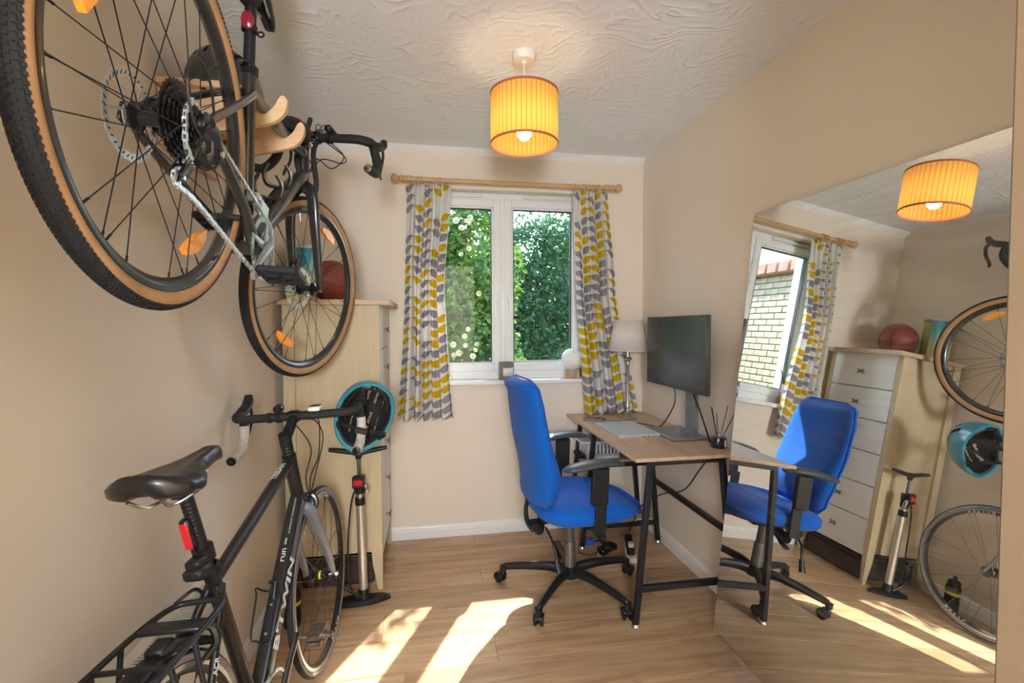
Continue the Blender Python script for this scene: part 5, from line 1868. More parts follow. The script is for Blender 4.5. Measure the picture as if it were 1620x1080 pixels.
b.box(((X0 + X1) / 2 + 0.018 - cx, 0, Z1 + 0.0135), (X1 - X0 + 0.072, Y1 - Y0 + 0.048, 0.027), 0.003)
b.build('top', 'chest_top', chest)
knob_mesh = None
face_mesh = None
for i in range(6):
    zc = 1.300 - 0.2035 * i
    if face_mesh is None:
        d = MB().box((0, 0, 0), (0.020, Y1 - Y0 - 0.066, 0.1975), 0.0025).build('drawer', 'chest_white', chest)
        face_mesh = d.data
        b = MB()
        b.lathe([(0, 0), (0.006, 0), (0.005, 0.012), (0.009, 0.014), (0.009, 0.019), (0, 0.021)], (0.010, 0, 0), (1, 0, 0), 12)
        for k in range(4):                       # dragonfly-like four winged knob
            a = math.radians(45 + 90 * k + (14 if k % 2 else -14))
            b.tube([(0.026, 0, 0), (0.028, 0.011 * math.cos(a), 0.011 * math.sin(a)), (0.030, 0.026 * math.cos(a), 0.026 * math.sin(a))], [0.003, 0.0062, 0.0025], 8, flat=(1, 0.5), up=(1, 0, 0))
        kn = b.build('knob', 'dark_steel', d)
        knob_mesh = kn.data
    else:
        d = bpy.data.objects.new('drawer', face_mesh)
        COL.objects.link(d)
        d.parent = chest
        kn = bpy.data.objects.new('knob', knob_mesh)
        COL.objects.link(kn)
        kn.parent = d
    d.location = (X1 - 0.012 - cx, 0, zc)

MT['brownfabric'] = mat('dark_brown_fabric', (0.060, 0.038, 0.032), 0.9, var=0.25, vscale=15, bump=0.4)
sb = thing('storage_box', 'dark brown low fabric box stowed under the chest of drawers', 'box', (-0.475, 2.70, 0))
MB().box((0, 0, 0.062), (0.35, 0.44, 0.122), 0.012).build('body', 'brownfabric', sb)
MB().box((0, 0, 0.134), (0.36, 0.45, 0.020), 0.006).build('lid', 'brownfabric', sb)

# on top of the chest
TZ = Z1 + 0.027
def ball_mat():
    m, n, l, b = new_mat('basketball_rubber')
    t = NT(n, l)
    tc = n.new('ShaderNodeTexCoord')
    sp = n.new('ShaderNodeSeparateXYZ')
    l.new(tc.outputs['Object'], sp.inputs[0])
    v = n.new('ShaderNodeTexVoronoi')
    v.inputs['Scale'].default_value = 260
    l.new(tc.outputs['Object'], v.inputs['Vector'])
    bp = n.new('ShaderNodeBump')
    bp.inputs['Strength'].default_value = 0.3
    bp.inputs['Distance'].default_value = 0.001
    l.new(v.outputs['Distance'], bp.inputs['Height'])
    l.new(bp.outputs[0], b.inputs['Normal'])
    b.inputs['Base Color'].default_value = (0.27, 0.055, 0.040, 1)
    b.inputs['Roughness'].default_value = 0.5
    return m
MT['ball'] = ball_mat()
BR = 0.112
bl = thing('basketball', 'dark red basketball resting on top of the chest of drawers', 'basketball', (-0.530, 2.71, TZ + BR + 0.0012))
bl.rotation_euler = (0.3, 0.25, 0.5)
MB().ball((0, 0, 0), BR, 40, 24).build('cover', 'ball', bl, smooth=90)
def circ_pts(fn, n=48):
    return [fn(2 * PI * k / n) for k in range(n)]
b = MB()
b.tube(circ_pts(lambda a: Vector((BR * math.cos(a), BR * math.sin(a), 0))), 0.0016, 6, closed=True)
b.tube(circ_pts(lambda a: Vector((BR * math.cos(a), 0, BR * math.sin(a)))), 0.0016, 6, closed=True)
for sg in (-1, 1):
    b.tube(circ_pts(lambda a: Vector((0.62 * math.cos(a), sg * (0.42 + 0.22 * math.cos(a) ** 2), math.sin(a))).normalized() * BR), 0.0016, 6, closed=True)
b.build('seam', 'black_plastic', bl)
def canister_mat(name, stops, axis_z):
    m, n, l, b = new_mat(name)
    tc = n.new('ShaderNodeTexCoord')
    sp = n.new('ShaderNodeSeparateXYZ')
    l.new(tc.outputs['Object'], sp.inputs[0])
    mr = n.new('ShaderNodeMapRange')
    mr.inputs['From Min'].default_value = axis_z[0]
    mr.inputs['From Max'].default_value = axis_z[1]
    l.new(sp.outputs[2], mr.inputs['Value'])
    cr_ = n.new('ShaderNodeValToRGB')
    e = cr_.color_ramp.elements
    for i, (p, c) in enumerate(stops):
        x = e[i] if i < 2 else e.new(p)
        x.position = p
        x.color = rgb(c)
    l.new(mr.outputs[0], cr_.inputs[0])
    l.new(cr_.outputs[0], b.inputs['Base Color'])
    b.inputs['Roughness'].default_value = 0.3
    return m
MT['tin'] = canister_mat('printed_tin', [(0.0, (0.62, 0.60, 0.28)), (1.0, (0.04, 0.24, 0.38)), (0.35, (0.55, 0.60, 0.35)), (0.62, (0.20, 0.50, 0.52)), (0.80, (0.05, 0.33, 0.45))], (0, 0.27))
MT['tin_green'] = mat('green_tin', (0.36, 0.42, 0.08), 0.35, var=0.3, vscale=14)
bx = thing('gift_box', 'tall printed box fading from blue to yellow on the chest of drawers', 'box', (-0.632, 2.520, TZ))
bx.rotation_euler = (0, 0, 0.10)
b = MB()
b.box((0, 0, 0.133), (0.122, 0.048, 0.262), 0.003)
b.build('carton', 'tin', bx)
MB().box((0, 0, 0.2655), (0.126, 0.052, 0.018), 0.003).build('lid', mat('box_lid', (0.52, 0.62, 0.58), 0.4), bx)
MB().lathe([(0, 0), (0.030, 0), (0.030, 0.0012), (0, 0.0012)], (0, -0.0242, 0.195), (0, -1, 0), 24).build('roundel', mat('roundel_print', (0.05, 0.22, 0.36), 0.4), bx)
ca = thing('canister', 'slim green and blue tin canister with dark lid behind the printed box', 'canister', (-0.668, 2.612, TZ))
MB().lathe([(0, 0), (0.045, 0), (0.047, 0.004), (0.047, 0.255), (0.045, 0.258), (0, 0.258)], n=32).build('body', 'tin_green', ca)
MB().lathe([(0, 0.258), (0.047, 0.258), (0.048, 0.262), (0.048, 0.272), (0.045, 0.276), (0, 0.276)], n=32).build('lid', 'dark_steel', ca)

# ================================================================== HEATER, PUMP, BOTTLE
MT['heater'] = mat('cream_heater_enamel', (0.78, 0.73, 0.63), 0.4, var=0.02)
MT['slot'] = mat('dark_slot', (0.03, 0.028, 0.025), 0.8)
HTX, HTY0, HTY1, HTZ0, HTZ1, HTD = XL, 0.62, 1.60, 0.09, 0.528, 0.108
ht_ = thing('panel_heater', 'cream wall heater with slotted top grille low on the left wall', 'heater', (XL, (HTY0 + HTY1) / 2, HTZ0))
hy = (HTY1 - HTY0) / 2
b = MB()
sec = [(0.002, 0), (HTD - 0.012, 0), (HTD - 0.003, 0.006), (HTD, 0.02), (HTD, HTZ1 - HTZ0 - 0.03), (HTD - 0.006, HTZ1 - HTZ0 - 0.008), (HTD - 0.018, HTZ1 - HTZ0), (0.002, HTZ1 - HTZ0)]
b.prism([(p[0], p[1]) for p in sec], -hy, hy, 'XZ')
b.build('casing', 'heater', ht_, smooth=40)
b = MB()
b.box((0.064, 0, HTZ1 - HTZ0 + 0.0008), (0.058, 2 * hy - 0.06, 0.001))
g = b.build('grille', 'slot', ht_, smooth=0)
b = MB()
n = 84
for k in range(n):
    b.box((0.064, -hy + 0.034 + (2 * hy - 0.068) * k / (n - 1), HTZ1 - HTZ0 + 0.0028), (0.058, 0.0036, 0.0036))
b.build('slats', 'heater', g, smooth=0, kind='stuff')
b = MB()
for k in (-0.3, 0.3):
    b.box((0.03, k, -0.045), (0.05, 0.03, 0.09), 0.004)
b.build('feet', 'heater', ht_)

pump = thing('track_pump', 'silver and black floor pump standing before the chest of drawers', 'pump', (-0.335, 2.330, 0))
b = MB()
b.tube([(0.003, 0, 0.045), (-0.006, 0.0, 0.470)], 0.0205, 20)
b.build('barrel', mat('brushed_silver', (0.66, 0.64, 0.60), 0.32, 0.85, var=0.04), pump)
b = MB()
b.tube([(-0.006, 0, 0.470), (-0.007, 0, 0.505)], 0.023, 18)
b.tube([(-0.007, 0, 0.525), (-0.009, 0, 0.605)], [0.0215, 0.026], 18)
b.box((-0.012, -0.026, 0.585), (0.050, 0.030, 0.062), 0.008)
b.build('collar', 'black_plastic', pump)
b = MB()
b.tube([(-0.007, 0, 0.503), (-0.007, 0, 0.526)], 0.019, 16)
b.tube(cr([(0.020, -0.022, 0.52), (0.026, -0.028, 0.55), (0.020, -0.030, 0.575)], 4), [0.008, 0.011, 0.007], 8)
b.build('valve_head', 'steel', pump)
MB().box((-0.010, -0.0425, 0.585), (0.040, 0.003, 0.026), 0.001).build('label', 'red', pump, label='red and white sticker')
b = MB()
b.tube([(-0.009, 0, 0.60), (-0.012, 0, 0.700)], 0.0075, 12)
b.build('piston_rod', 'dark_steel', pump)
b = MB()
b.tube(cr([(-0.145, 0.0, 0.738), (-0.10, 0, 0.732), (-0.04, 0, 0.722), (-0.012, 0, 0.718), (0.02, 0, 0.722), (0.08, 0, 0.732), (0.120, 0, 0.738)], 5), [0.011, 0.014, 0.015, 0.020, 0.015, 0.014, 0.011], 12, flat=(1.0, 0.85))
b.tube([(-0.012, 0, 0.690), (-0.012, 0, 0.716)], [0.013, 0.017], 12)
b.build('handle', 'black_plastic', pump, smooth=50)
b = MB()
foot = cr([(-0.105, -0.020, 0), (-0.095, -0.048, 0), (-0.020, -0.050, 0), (0.05, -0.040, 0), (0.115, -0.010, 0), (0.128, 0.010, 0), (0.100, 0.030, 0), (0.03, 0.030, 0), (-0.03, 0.034, 0), (-0.10, 0.020, 0)], 4, closed=True)
m_ = len(foot)
vs = [(p.x, p.y, 0.0) for p in foot] + [(p.x, p.y, 0.010) for p in foot] + [(p.x * 0.86, p.y * 0.80, 0.020) for p in foot]
fs = [tuple(range(m_ - 1, -1, -1)), tuple(2 * m_ + k for k in range(m_))]
for r_ in (0, 1):
    fs += [(r_ * m_ + k, r_ * m_ + (k + 1) % m_, (r_ + 1) * m_ + (k + 1) % m_, (r_ + 1) * m_ + k) for k in range(m_)]
b.add(vs, fs)
b.tube([(0.004, 0, 0.018), (0.003, 0, 0.062)], [0.030, 0.024], 16)
b.build('foot', 'black_plastic', pump, smooth=40)
MB().tube(cr([(-0.020, -0.022, 0.565), (-0.045, -0.02, 0.48), (-0.062, -0.015, 0.30), (-0.060, -0.02, 0.12), (-0.030, -0.028, 0.045), (0.0, -0.030, 0.030)], 8), 0.0042, 8).build('hose', 'dark_rubber', pump)
MB().tube(cr([(0.0, -0.028, 0.035), (-0.05, -0.04, 0.075), (-0.11, -0.03, 0.125), (-0.135, -0.01, 0.18)], 6), 0.008, 8).build('lever', 'black_plastic', pump)

wb = thing('water_bottle', 'black sports bottle with clear lower wall on the floor by the left wall', 'bottle', (-0.615, 2.19, 0))
MT['clear_plastic'] = mat('clear_plastic', (0.55, 0.55, 0.52), 0.2, trans=0.6)
MB().lathe([(0, 0), (0.034, 0), (0.036, 0.005), (0.036, 0.060), (0.033, 0.075), (0.036, 0.09), (0.036, 0.140), (0.028, 0.156), (0, 0.156)], n=28).build('body', 'black_plastic', wb)
MB().lathe([(0, 0.150), (0.030, 0.150), (0.031, 0.172), (0.022, 0.180), (0.010, 0.184), (0.010, 0.198), (0.006, 0.204), (0, 0.204)], n=24).build('cap', 'black_gloss', wb)
MB().lathe([(0.0364, 0.098), (0.0368, 0.100), (0.0368, 0.112), (0.0364, 0.114)], n=28).build('band', 'yellow', wb, label='yellow band')

# ================================================================== DESK
DX_0, DX_1, DY_0, DY_1, DZ_ = 0.858, 1.364, 1.900, 2.962, 0.745
desk = thing('desk', 'oak topped desk with black splayed metal legs along the right wall', 'desk', ((DX_0 + DX_1) / 2, (DY_0 + DY_1) / 2, 0))
dx, dy = desk.location.x, desk.location.y
MB().box((0, 0, DZ_ - 0.008), (DX_1 - DX_0, DY_1 - DY_0, 0.016), 0.0015).build('top', 'desk_oak', desk)
def sqtube(b, p, q, w=0.025, d_=0.025):
    p, q = Vector(p), Vector(q)
    X = axes((p + q) / 2, q - p, (0, 1, 0.0001))
    b.box((0, 0, 0), ((q - p).length, d_, w), 0.002, X=X)
def legpair(y, yf):
    for (xf, xt) in ((0.868, 0.945), (1.345, 1.285)):
        b = MB()
        sqtube(b, (xf - dx, yf - dy, 0.014), (xt - dx, y - dy, DZ_ - 0.016))
        l_ = b.build('leg', 'black_metal', desk)
        MB().lathe([(0, 0), (0.016, 0), (0.0175, 0.004), (0.013, 0.014), (0, 0.016)], (xf - dx, yf - dy, 0), n=16).build('levelling_foot', 'steel', l_)
legpair(1.935, 1.918)
legpair(2.66, 2.66)
legpair(2.925, 2.925)
b = MB()
for (y, z) in ((1.935, DZ_ - 0.028), (2.66, DZ_ - 0.028), (2.925, DZ_ - 0.028)):
    sqtube(b, (0.945 - dx, y - dy, z), (1.285 - dx, y - dy, z))
sqtube(b, (0.945 - dx, 1.935 - dy, DZ_ - 0.028), (0.945 - dx, 2.925 - dy, DZ_ - 0.028), 0.02, 0.02)
sqtube(b, (1.285 - dx, 1.935 - dy, DZ_ - 0.028), (1.285 - dx, 2.925 - dy, DZ_ - 0.028), 0.02, 0.02)
b.build('top_frame', 'black_metal', desk)
b = MB()
sqtube(b, (0.888 - dx, 1.922 - dy, 0.165), (1.332 - dx, 1.922 - dy, 0.165))
b.build('foot_rail', 'black_metal', desk)
b = MB()
sqtube(b, (1.318 - dx, 1.925 - dy, 0.382), (1.318 - dx, 2.66 - dy, 0.385))
b.build('rear_rail', 'black_metal', desk)
for (z, m_) in ((0.500, 'desk_oak'), (0.135, 'desk_oak')):
    k = (DZ_ - z) / DZ_
    xa, xb = 0.945 - 0.077 * k, 1.285 + 0.060 * k
    for yq in (2.66, 2.925):
        b = MB()
        sqtube(b, (xa - dx, yq - dy, z - 0.012), (xb - dx, yq - dy, z - 0.012), 0.022, 0.022)
        b.build('shelf_rail', 'black_metal', desk)
    MB().box(((xa + xb) / 2 - dx, 2.792 - dy, z + 0.006), (xb - xa - 0.03, 0.235, 0.012), 0.0015).build('shelf', m_, desk)

# ---- things on and under the desk
MT['laptop'] = mat('silver_laptop', (0.60, 0.66, 0.66), 0.38, 0.25, var=0.02)
MT['laptop_edge'] = mat('silver_laptop_edge', (0.50, 0.50, 0.47), 0.38, 0.4)
lap = thing('laptop', 'closed pale silver laptop lying near the front edge of the desk', 'laptop', (1.040, 2.430, DZ_))
lap.rotation_euler = (0, 0, 0.02)
b = MB()
b.prism(rounded(0.228, 0.345, 0.010), 0.0, 0.0085)
base = b.build('base', 'laptop_edge', lap)
b = MB()
b.prism(rounded(0.228, 0.345, 0.010), 0.0095, 0.0155)
b.build('lid', 'laptop', lap)
b = MB()
for k in (0.02, 0.045, 0.075):
    b.box((k, -0.1728, 0.005), (0.013 if k < 0.06 else 0.007, 0.002, 0.0035))
b.build('ports', 'slot', base, kind='stuff')
b = MB()
b.box((0.095, 0, 0.0090), (0.02, 0.26, 0.004))
b.build('hinge', 'gasket', lap)
text('hp', 0.022, T((0, 0, 0.01560)) @ ROT(90, 'Z'), 'chrome', lap, ext=0.0002)

nb = thing('notebook', 'slim closed wallet lying on the far corner of the desk', 'notebook', (0.968, 2.735, DZ_))
nb.rotation_euler = (0, 0, -0.55)
MT['wallet'] = mat('brown_grey_leather', (0.17, 0.145, 0.125), 0.5, var=0.2)
MB().box((0, 0, 0.003), (0.12, 0.085, 0.006), 0.002).build('back_cover', 'wallet', nb)
MB().box((0.0, 0, 0.0075), (0.114, 0.080, 0.003), 0.001).build('pages', 'letters_dim', nb)
MB().box((0, 0, 0.0105), (0.12, 0.085, 0.003), 0.001).build('cover', 'wallet', nb)
MB().box((0.025, 0, 0.0124), (0.014, 0.086, 0.001), 0).build('elastic', 'black_plastic', nb)

MT['screen'] = mat('dark_screen', (0.016, 0.024, 0.032), 0.19, var=0.02, spec=0.8)
MT['mon_shell'] = mat('graphite_monitor_shell', (0.030, 0.032, 0.036), 0.4)
MT['stand'] = mat('grey_monitor_stand', (0.22, 0.225, 0.235), 0.3, 0.35, var=0.03)
mon = thing('monitor', 'large dark desktop monitor on a grey stand facing away from the right wall', 'monitor', (1.300, 2.250, DZ_))
mx_, mz_ = 1.208 - 1.300, (1.365 + 0.995) / 2 - DZ_
b = MB()
b.box((mx_ + 0.014, -0.008, mz_), (0.020, 0.598, 0.366), 0.004)
b.box((mx_ + 0.032, -0.008, mz_ - 0.02), (0.026, 0.36, 0.24), 0.010)
b.build('housing', 'mon_shell', mon)
MB().box((mx_ + 0.003, -0.008, mz_ + 0.006), (0.002, 0.588, 0.344), 0.0005).build('screen', 'screen', mon)
MB().box((mx_ + 0.003, -0.008, mz_ - 0.1755), (0.003, 0.594, 0.014), 0.0008).build('chin', 'mon_shell', mon)
b = MB()
b.box((0.014, -0.012, 0.22), (0.030, 0.078, 0.43), 0.004)
b.box((-0.015, -0.012, mz_ - 0.02), (0.060, 0.070, 0.070), 0.006)
b.build('neck', 'stand', mon)
MB().box((-0.040, 0.045, 0.008), (0.195, 0.290, 0.014), 0.004).build('base_plate', 'stand', mon)

b = MB()
b.tube(cr([(1.262, 2.325, 0.995), (1.262, 2.31, 0.93), (1.258, 2.345, 0.86), (1.235, 2.42, 0.765), (1.20, 2.53, 0.752), (1.14, 2.62, 0.751), (1.08, 2.64, 0.752), (1.05, 2.62, 0.752)], 8), 0.0032, 8)
o = tag(b.build('display_cable', 'cable'), 'black cable looping from under the monitor across the desk', 'cable')
MB().tube([(1.262, 2.325, 0.985), (1.262, 2.323, 1.005)], 0.007, 8).build('plug', 'black_plastic', o)
MB().tube([(1.052, 2.621, 0.7535), (1.028, 2.610, 0.7535)], 0.0065, 8).build('plug', 'black_plastic', o)
o = tag(MB().tube(cr([(1.275, 2.175, 0.995), (1.285, 2.13, 0.92), (1.290, 2.085, 0.84), (1.300, 2.06, 0.775), (1.320, 2.09, 0.751)], 8), 0.0038, 8).build('power_cable', 'cable'), 'black cable hanging straight from the monitor to the diffuser', 'cable')
o = tag(MB().tube(cr([(1.250, 1.99, 0.70), (1.245, 2.06, 0.62), (1.23, 2.16, 0.50), (1.20, 2.33, 0.42), (1.17, 2.50, 0.30), (1.16, 2.60, 0.16), (1.15, 2.64, 0.09)], 8), 0.0034, 8).build('power_cable', 'cable'), 'black cable drooping under the desk top towards the power strip', 'cable')

# table lamp
MT['linen'] = None
m, n_, l_, b_ = new_mat('white_linen_shade')
n_.remove(b_)
d = n_.new('ShaderNodeBsdfDiffuse'); tr = n_.new('ShaderNodeBsdfTranslucent')
d.inputs[0].default_value = (0.84, 0.80, 0.76, 1); tr.inputs[0].default_value = (0.84, 0.78, 0.72, 1)
mxs = n_.new('ShaderNodeMixShader'); mxs.inputs[0].default_value = 0.35
l_.new(d.outputs[0], mxs.inputs[1]); l_.new(tr.outputs[0], mxs.inputs[2]); l_.new(mxs.outputs[0], n_['Material Output'].inputs[0])
MT['linen'] = m
MT['antique'] = mat('antique_silver', (0.50, 0.47, 0.42), 0.28, 0.9, var=0.15, vscale=40)
tl_ = thing('table_lamp', 'unlit table lamp with white cone shade and slim silver stem on the desk', 'lamp', (1.186, 2.750, DZ_))
MB().lathe([(0, 0), (0.056, 0), (0.058, 0.005), (0.054, 0.010), (0.046, 0.013), (0.040, 0.020), (0.026, 0.024), (0.018, 0.032), (0, 0.032)], n=32).build('base', 'antique', tl_)
MB().lathe([(0.018, 0.030), (0.020, 0.040), (0.012, 0.048), (0.010, 0.060), (0.014, 0.068), (0.011, 0.078), (0.0085, 0.090), (0.0085, 0.320), (0.012, 0.326), (0.009, 0.334), (0.010, 0.350), (0.024, 0.362), (0.026, 0.368), (0.020, 0.374), (0.012, 0.378), (0.012, 0.410), (0, 0.410)], n=24).build('stem', 'antique', tl_)
b = MB()
b.lathe([(0.118, 0.418), (0.083, 0.602)], n=48)
sh = b.build('shade', 'linen', tl_, smooth=80, solid=0.0012)
for r_, z in ((0.118, 0.418), (0.083, 0.602)):
    MB().lathe([(r_ + 0.0012 * math.cos(a), z + 0.003 * math.sin(a)) for a in [2 * PI * k / 6 for k in range(6)]], n=48, closed=True).build('trim_ring', 'linen', sh)
b = MB()
for k in range(3):
    a = 2 * PI * k / 3
    b.tube([(0.010 * math.cos(a), 0.010 * math.sin(a), 0.41), (0.083 * math.cos(a), 0.083 * math.sin(a), 0.585)], 0.0015, 5)
b.build('shade_carrier', 'steel', tl_)
MB().lathe([(0.010, 0.41), (0.026, 0.44), (0.030, 0.465), (0.024, 0.49), (0, 0.502)], n=16).build('bulb', 'cream_plastic', tl_)

# reed diffuser
df = thing('reed_diffuser', 'low black glass reed diffuser at the front corner of the desk', 'diffuser', (1.322, 2.020, DZ_))
MB().lathe([(0, 0), (0.034, 0), (0.0365, 0.003), (0.0365, 0.046), (0.034, 0.050), (0.013, 0.053), (0, 0.053)], n=32).build('jar', mat('smoked_glass', (0.020, 0.018, 0.028), 0.08, coat=0.5), df)
MB().lathe([(0.006, 0.052), (0.0125, 0.052), (0.0125, 0.066), (0.0105, 0.068), (0.006, 0.068)], n=20).build('neck', mat('clear_neck', (0.45, 0.45, 0.50), 0.1), df)
b = MB()
b.grid(lambda u, v: Vector((0.0370 * math.cos(-1.35 + 0.62 * u), 0.0370 * math.sin(-1.35 + 0.62 * u), 0.008 + 0.032 * v)), 8, 1)
lb = b.build('label', mat('grey_paper_label', (0.62, 0.60, 0.58), 0.6), df)
rd = random.Random(5)
for k, (ax, ay, L_) in enumerate(((-0.42, -0.10, 0.19), (-0.30, 0.05, 0.18), (-0.34, -0.22, 0.165), (0.55, 0.10, 0.19), (0.62, -0.25, 0.165), (0.12, 0.35, 0.18))):
    d = Vector((ax * 0.6, ay, 1)).normalized()
    MB().tube([Vector((0, 0, 0.01)) + d * 0.0, Vector((0, 0, 0.01)) + d * L_], 0.0018, 6).build('reed', 'black_plastic' if k != 5 else 'ply_edge', df)

# white crate and cables on the shelves
MT['white_plastic'] = mat('white_plastic', (0.66, 0.66, 0.70), 0.4, var=0.02)
wbx = thing('storage_crate', 'white slotted plastic crate on the upper shelf of the desk', 'crate', (1.02, 2.80, 0.512))
b = MB()
b.box((0, 0, 0.004), (0.20, 0.17, 0.008), 0.002)
for sg in (-1, 1):
    b.box((sg * 0.098, 0, 0.050), (0.005, 0.17, 0.092), 0.001)
    b.box((0, sg * 0.083, 0.092), (0.20, 0.005, 0.012), 0.001)
    b.box((0, sg * 0.083, 0.016), (0.20, 0.005, 0.024), 0.001)
    for k in range(9):
        b.box((-0.09 + 0.0225 * k, sg * 0.083, 0.055), (0.010, 0.005, 0.075), 0)
wb_ = b.build('basket', 'white_plastic', wbx)
MB().box((-0.02, 0, 0.103), (0.25, 0.19, 0.010), 0.003).build('lid', 'white_plastic', wbx)
ad = thing('network_router', 'small black device on the desk shelf beside the white crate', 'router', (0.915, 2.79, 0.512))
ad.location.x = 0.902
MB().box((-0.008, 0, 0.012), (0.042, 0.12, 0.024), 0.004).build('case', 'black_plastic', ad)
MB().tube([(-0.008, 0.05, 0.02), (-0.008, 0.052, 0.09)], 0.004, 8).build('aerial', 'black_plastic', ad)

ps = thing('power_strip', 'white power strip lying under the desk behind the chair', 'power strip', (1.12, 2.56, 0))
ps.rotation_euler = (0, 0, 1.25)
MB().box((0, 0, 0.016), (0.26, 0.055, 0.030), 0.005).build('housing', 'white_plastic', ps)
for k in range(3):
    b = MB()
    b.box((-0.08 + 0.075 * k, 0, 0.052), (0.045, 0.042, 0.042), 0.007)
    b.build('plug', 'black_plastic', ps)
MB().box((-0.08, 0, 0.085), (0.035, 0.03, 0.024), 0.004).build('usb_charger', 'white_plastic', ps)
o = tag(MB().tube(cr([(1.09, 2.45, 0.02), (1.05, 2.44, 0.012), (0.98, 2.46, 0.008), (0.93, 2.53, 0.008), (0.95, 2.62, 0.010), (1.02, 2.70, 0.012)], 8), 0.005, 8).build('extension_cable', 'white_plastic'), 'white cable curling out from the power strip on the floor', 'cable')
pb = thing('power_adapter', 'black oblong power adapter on the floor under the desk', 'power adapter', (1.00, 2.60, 0))
pb.rotation_euler = (0, 0, 0.5)
MB().box((0, 0, 0.018), (0.13, 0.055, 0.035), 0.008).build('brick', 'black_gloss', pb)
MB().tube(cr([(-0.065, 0, 0.018), (-0.12, 0.02, 0.01), (-0.15, 0.08, 0.01), (-0.08, 0.14, 0.03), (-0.02, 0.16, 0.12)], 6), 0.003, 6).build('lead', 'cable', pb)
bp_ = thing('blue_plug', 'bright blue plug lying among the cables under the desk', 'plug', (0.93, 2.70, 0))
MT['blue_plastic'] = mat('bright_blue_plastic', (0.03, 0.10, 0.60), 0.4)
MB().box((0, 0, 0.017), (0.06, 0.034, 0.034), 0.008).build('body', 'blue_plastic', bp_)
MB().tube([(0.03, 0, 0.017), (0.055, 0.01, 0.014), (0.12, 0.05, 0.008)], [0.008, 0.005, 0.003], 8).build('lead', 'cable', bp_)
rdm = random.Random(9)
for k in range(4):
    x, y = 1.0 + 0.06 * k, 2.80 - 0.02 * k
    pts = [(x + rdm.uniform(-0.10, 0.10), y + rdm.uniform(-0.06, 0.06), 0.155 + rdm.uniform(0, 0.05)) for _ in range(6)]
    nm = ('loops of thin black cable heaped at the left of the low desk shelf', 'coil of black cable second from the left on the low desk shelf', 'tangled black lead in the middle of the low desk shelf', 'bundle of black lead near the wall on the low desk shelf')[k]
    tag(MB().tube(cr(pts, 8, closed=True), 0.0035, 6, closed=True).build('cable_coil', 'cable'), nm, 'cable')

# ================================================================== WINDOW SILL THINGS
MT['amber'] = mat('amber_wax', (0.20, 0.07, 0.03), 0.3, var=0.1)
MT['jar_glass'] = mat('candle_glass', (0.60, 0.55, 0.52), 0.08, trans=0.7, coat=0.3)
cd = thing('candle_jar', 'square shouldered glass candle jar with white label on the window sill', 'candle', (0.468, YB + 0.005, WZ0))
b = MB()
b.lathe([(0, 0), (0.047, 0), (0.050, 0.004), (0.050, 0.112), (0.0475, 0.112), (0.0475, 0.010), (0, 0.010)], n=36)
b.build('jar', 'jar_glass', cd)
MB().lathe([(0, 0.011), (0.0470, 0.011), (0.0470, 0.084), (0, 0.084)], n=32).build('wax', 'amber', cd)
b = MB()
b.grid(lambda u, v: Vector((0.0506 * math.cos(-2.15 + 1.35 * u), 0.0506 * math.sin(-2.15 + 1.35 * u), 0.026 + 0.052 * v)), 12, 1)
b.build('label', 'letters', cd, solid=0.0004)
MB().tube([(0, 0, 0.083), (0.001, 0, 0.094)], 0.001, 5).build('wick', 'black_plastic', cd)

MT['moon'] = mat('white_moon_globe', (0.80, 0.81, 0.82), 0.6, var=0.10, vscale=14, bump=0.3, bscale=30)
MT['stand_wood'] = mat('pale_stand_wood', (0.62, 0.42, 0.26), 0.55, var=0.1)
ml = thing('moon_lamp', 'white globe moon lamp on folded wooden stand beside the right curtain', 'lamp', (0.905, YB + 0.010, WZ0))
MB().ball((0, 0, 0.122), 0.072, 40, 24).build('globe', 'moon', ml, smooth=90)
b = MB()
for a in (20, 110, 200, 290):
    Y = ROT(a, 'Z')
    b.prism([(0.0, 0.012), (0.010, 0.0), (0.060, 0.048), (0.056, 0.060), (0.050, 0.060), (0.0, 0.026)], -0.004, 0.004, 'XZ', X=Y)
    b.prism([(0.046, 0.048), (0.056, 0.048), (0.064, 0.0), (0.056, 0.0)], -0.004, 0.004, 'XZ', X=Y)
b.build('stand', 'stand_wood', ml, smooth=20)

MT['leafg'] = mat('plant_leaf', (0.06, 0.20, 0.09), 0.4, var=0.2)
MT['pot'] = mat('pinkish_wood_vase', (0.55, 0.38, 0.33), 0.6, var=0.15)
pl_ = thing('potted_plant', 'small green plant in a pinkish ribbed vase behind the left curtain', 'plant', (0.005, YB + 0.035, WZ0))
MB().lathe([(0, 0), (0.026, 0), (0.028, 0.004), (0.031, 0.12), (0.031, 0.150), (0.027, 0.150), (0.026, 0.12), (0, 0.12)], n=24).build('vase', 'pot', pl_)
for k, (a, L_, h_) in enumerate(((0.3, 0.07, 0.26), (1.5, 0.05, 0.29), (2.7, 0.07, 0.24), (3.9, 0.06, 0.20), (5.0, 0.06, 0.27), (4.4, 0.09, 0.14))):
    d = Vector((math.cos(a), math.sin(a) * 0.4, 0))
    MB().tube(cr([Vector((0, 0, 0.11)), d * L_ * 0.3 + Vector((0, 0, h_ * 0.6)), d * L_ + Vector((0, 0, h_))], 6), [0.004, 0.009, 0.009, 0.001], 8, flat=(1, 0.2), up=tuple(Vector((-d.y, d.x, 0.01)))).build('leaf', 'leafg', pl_)

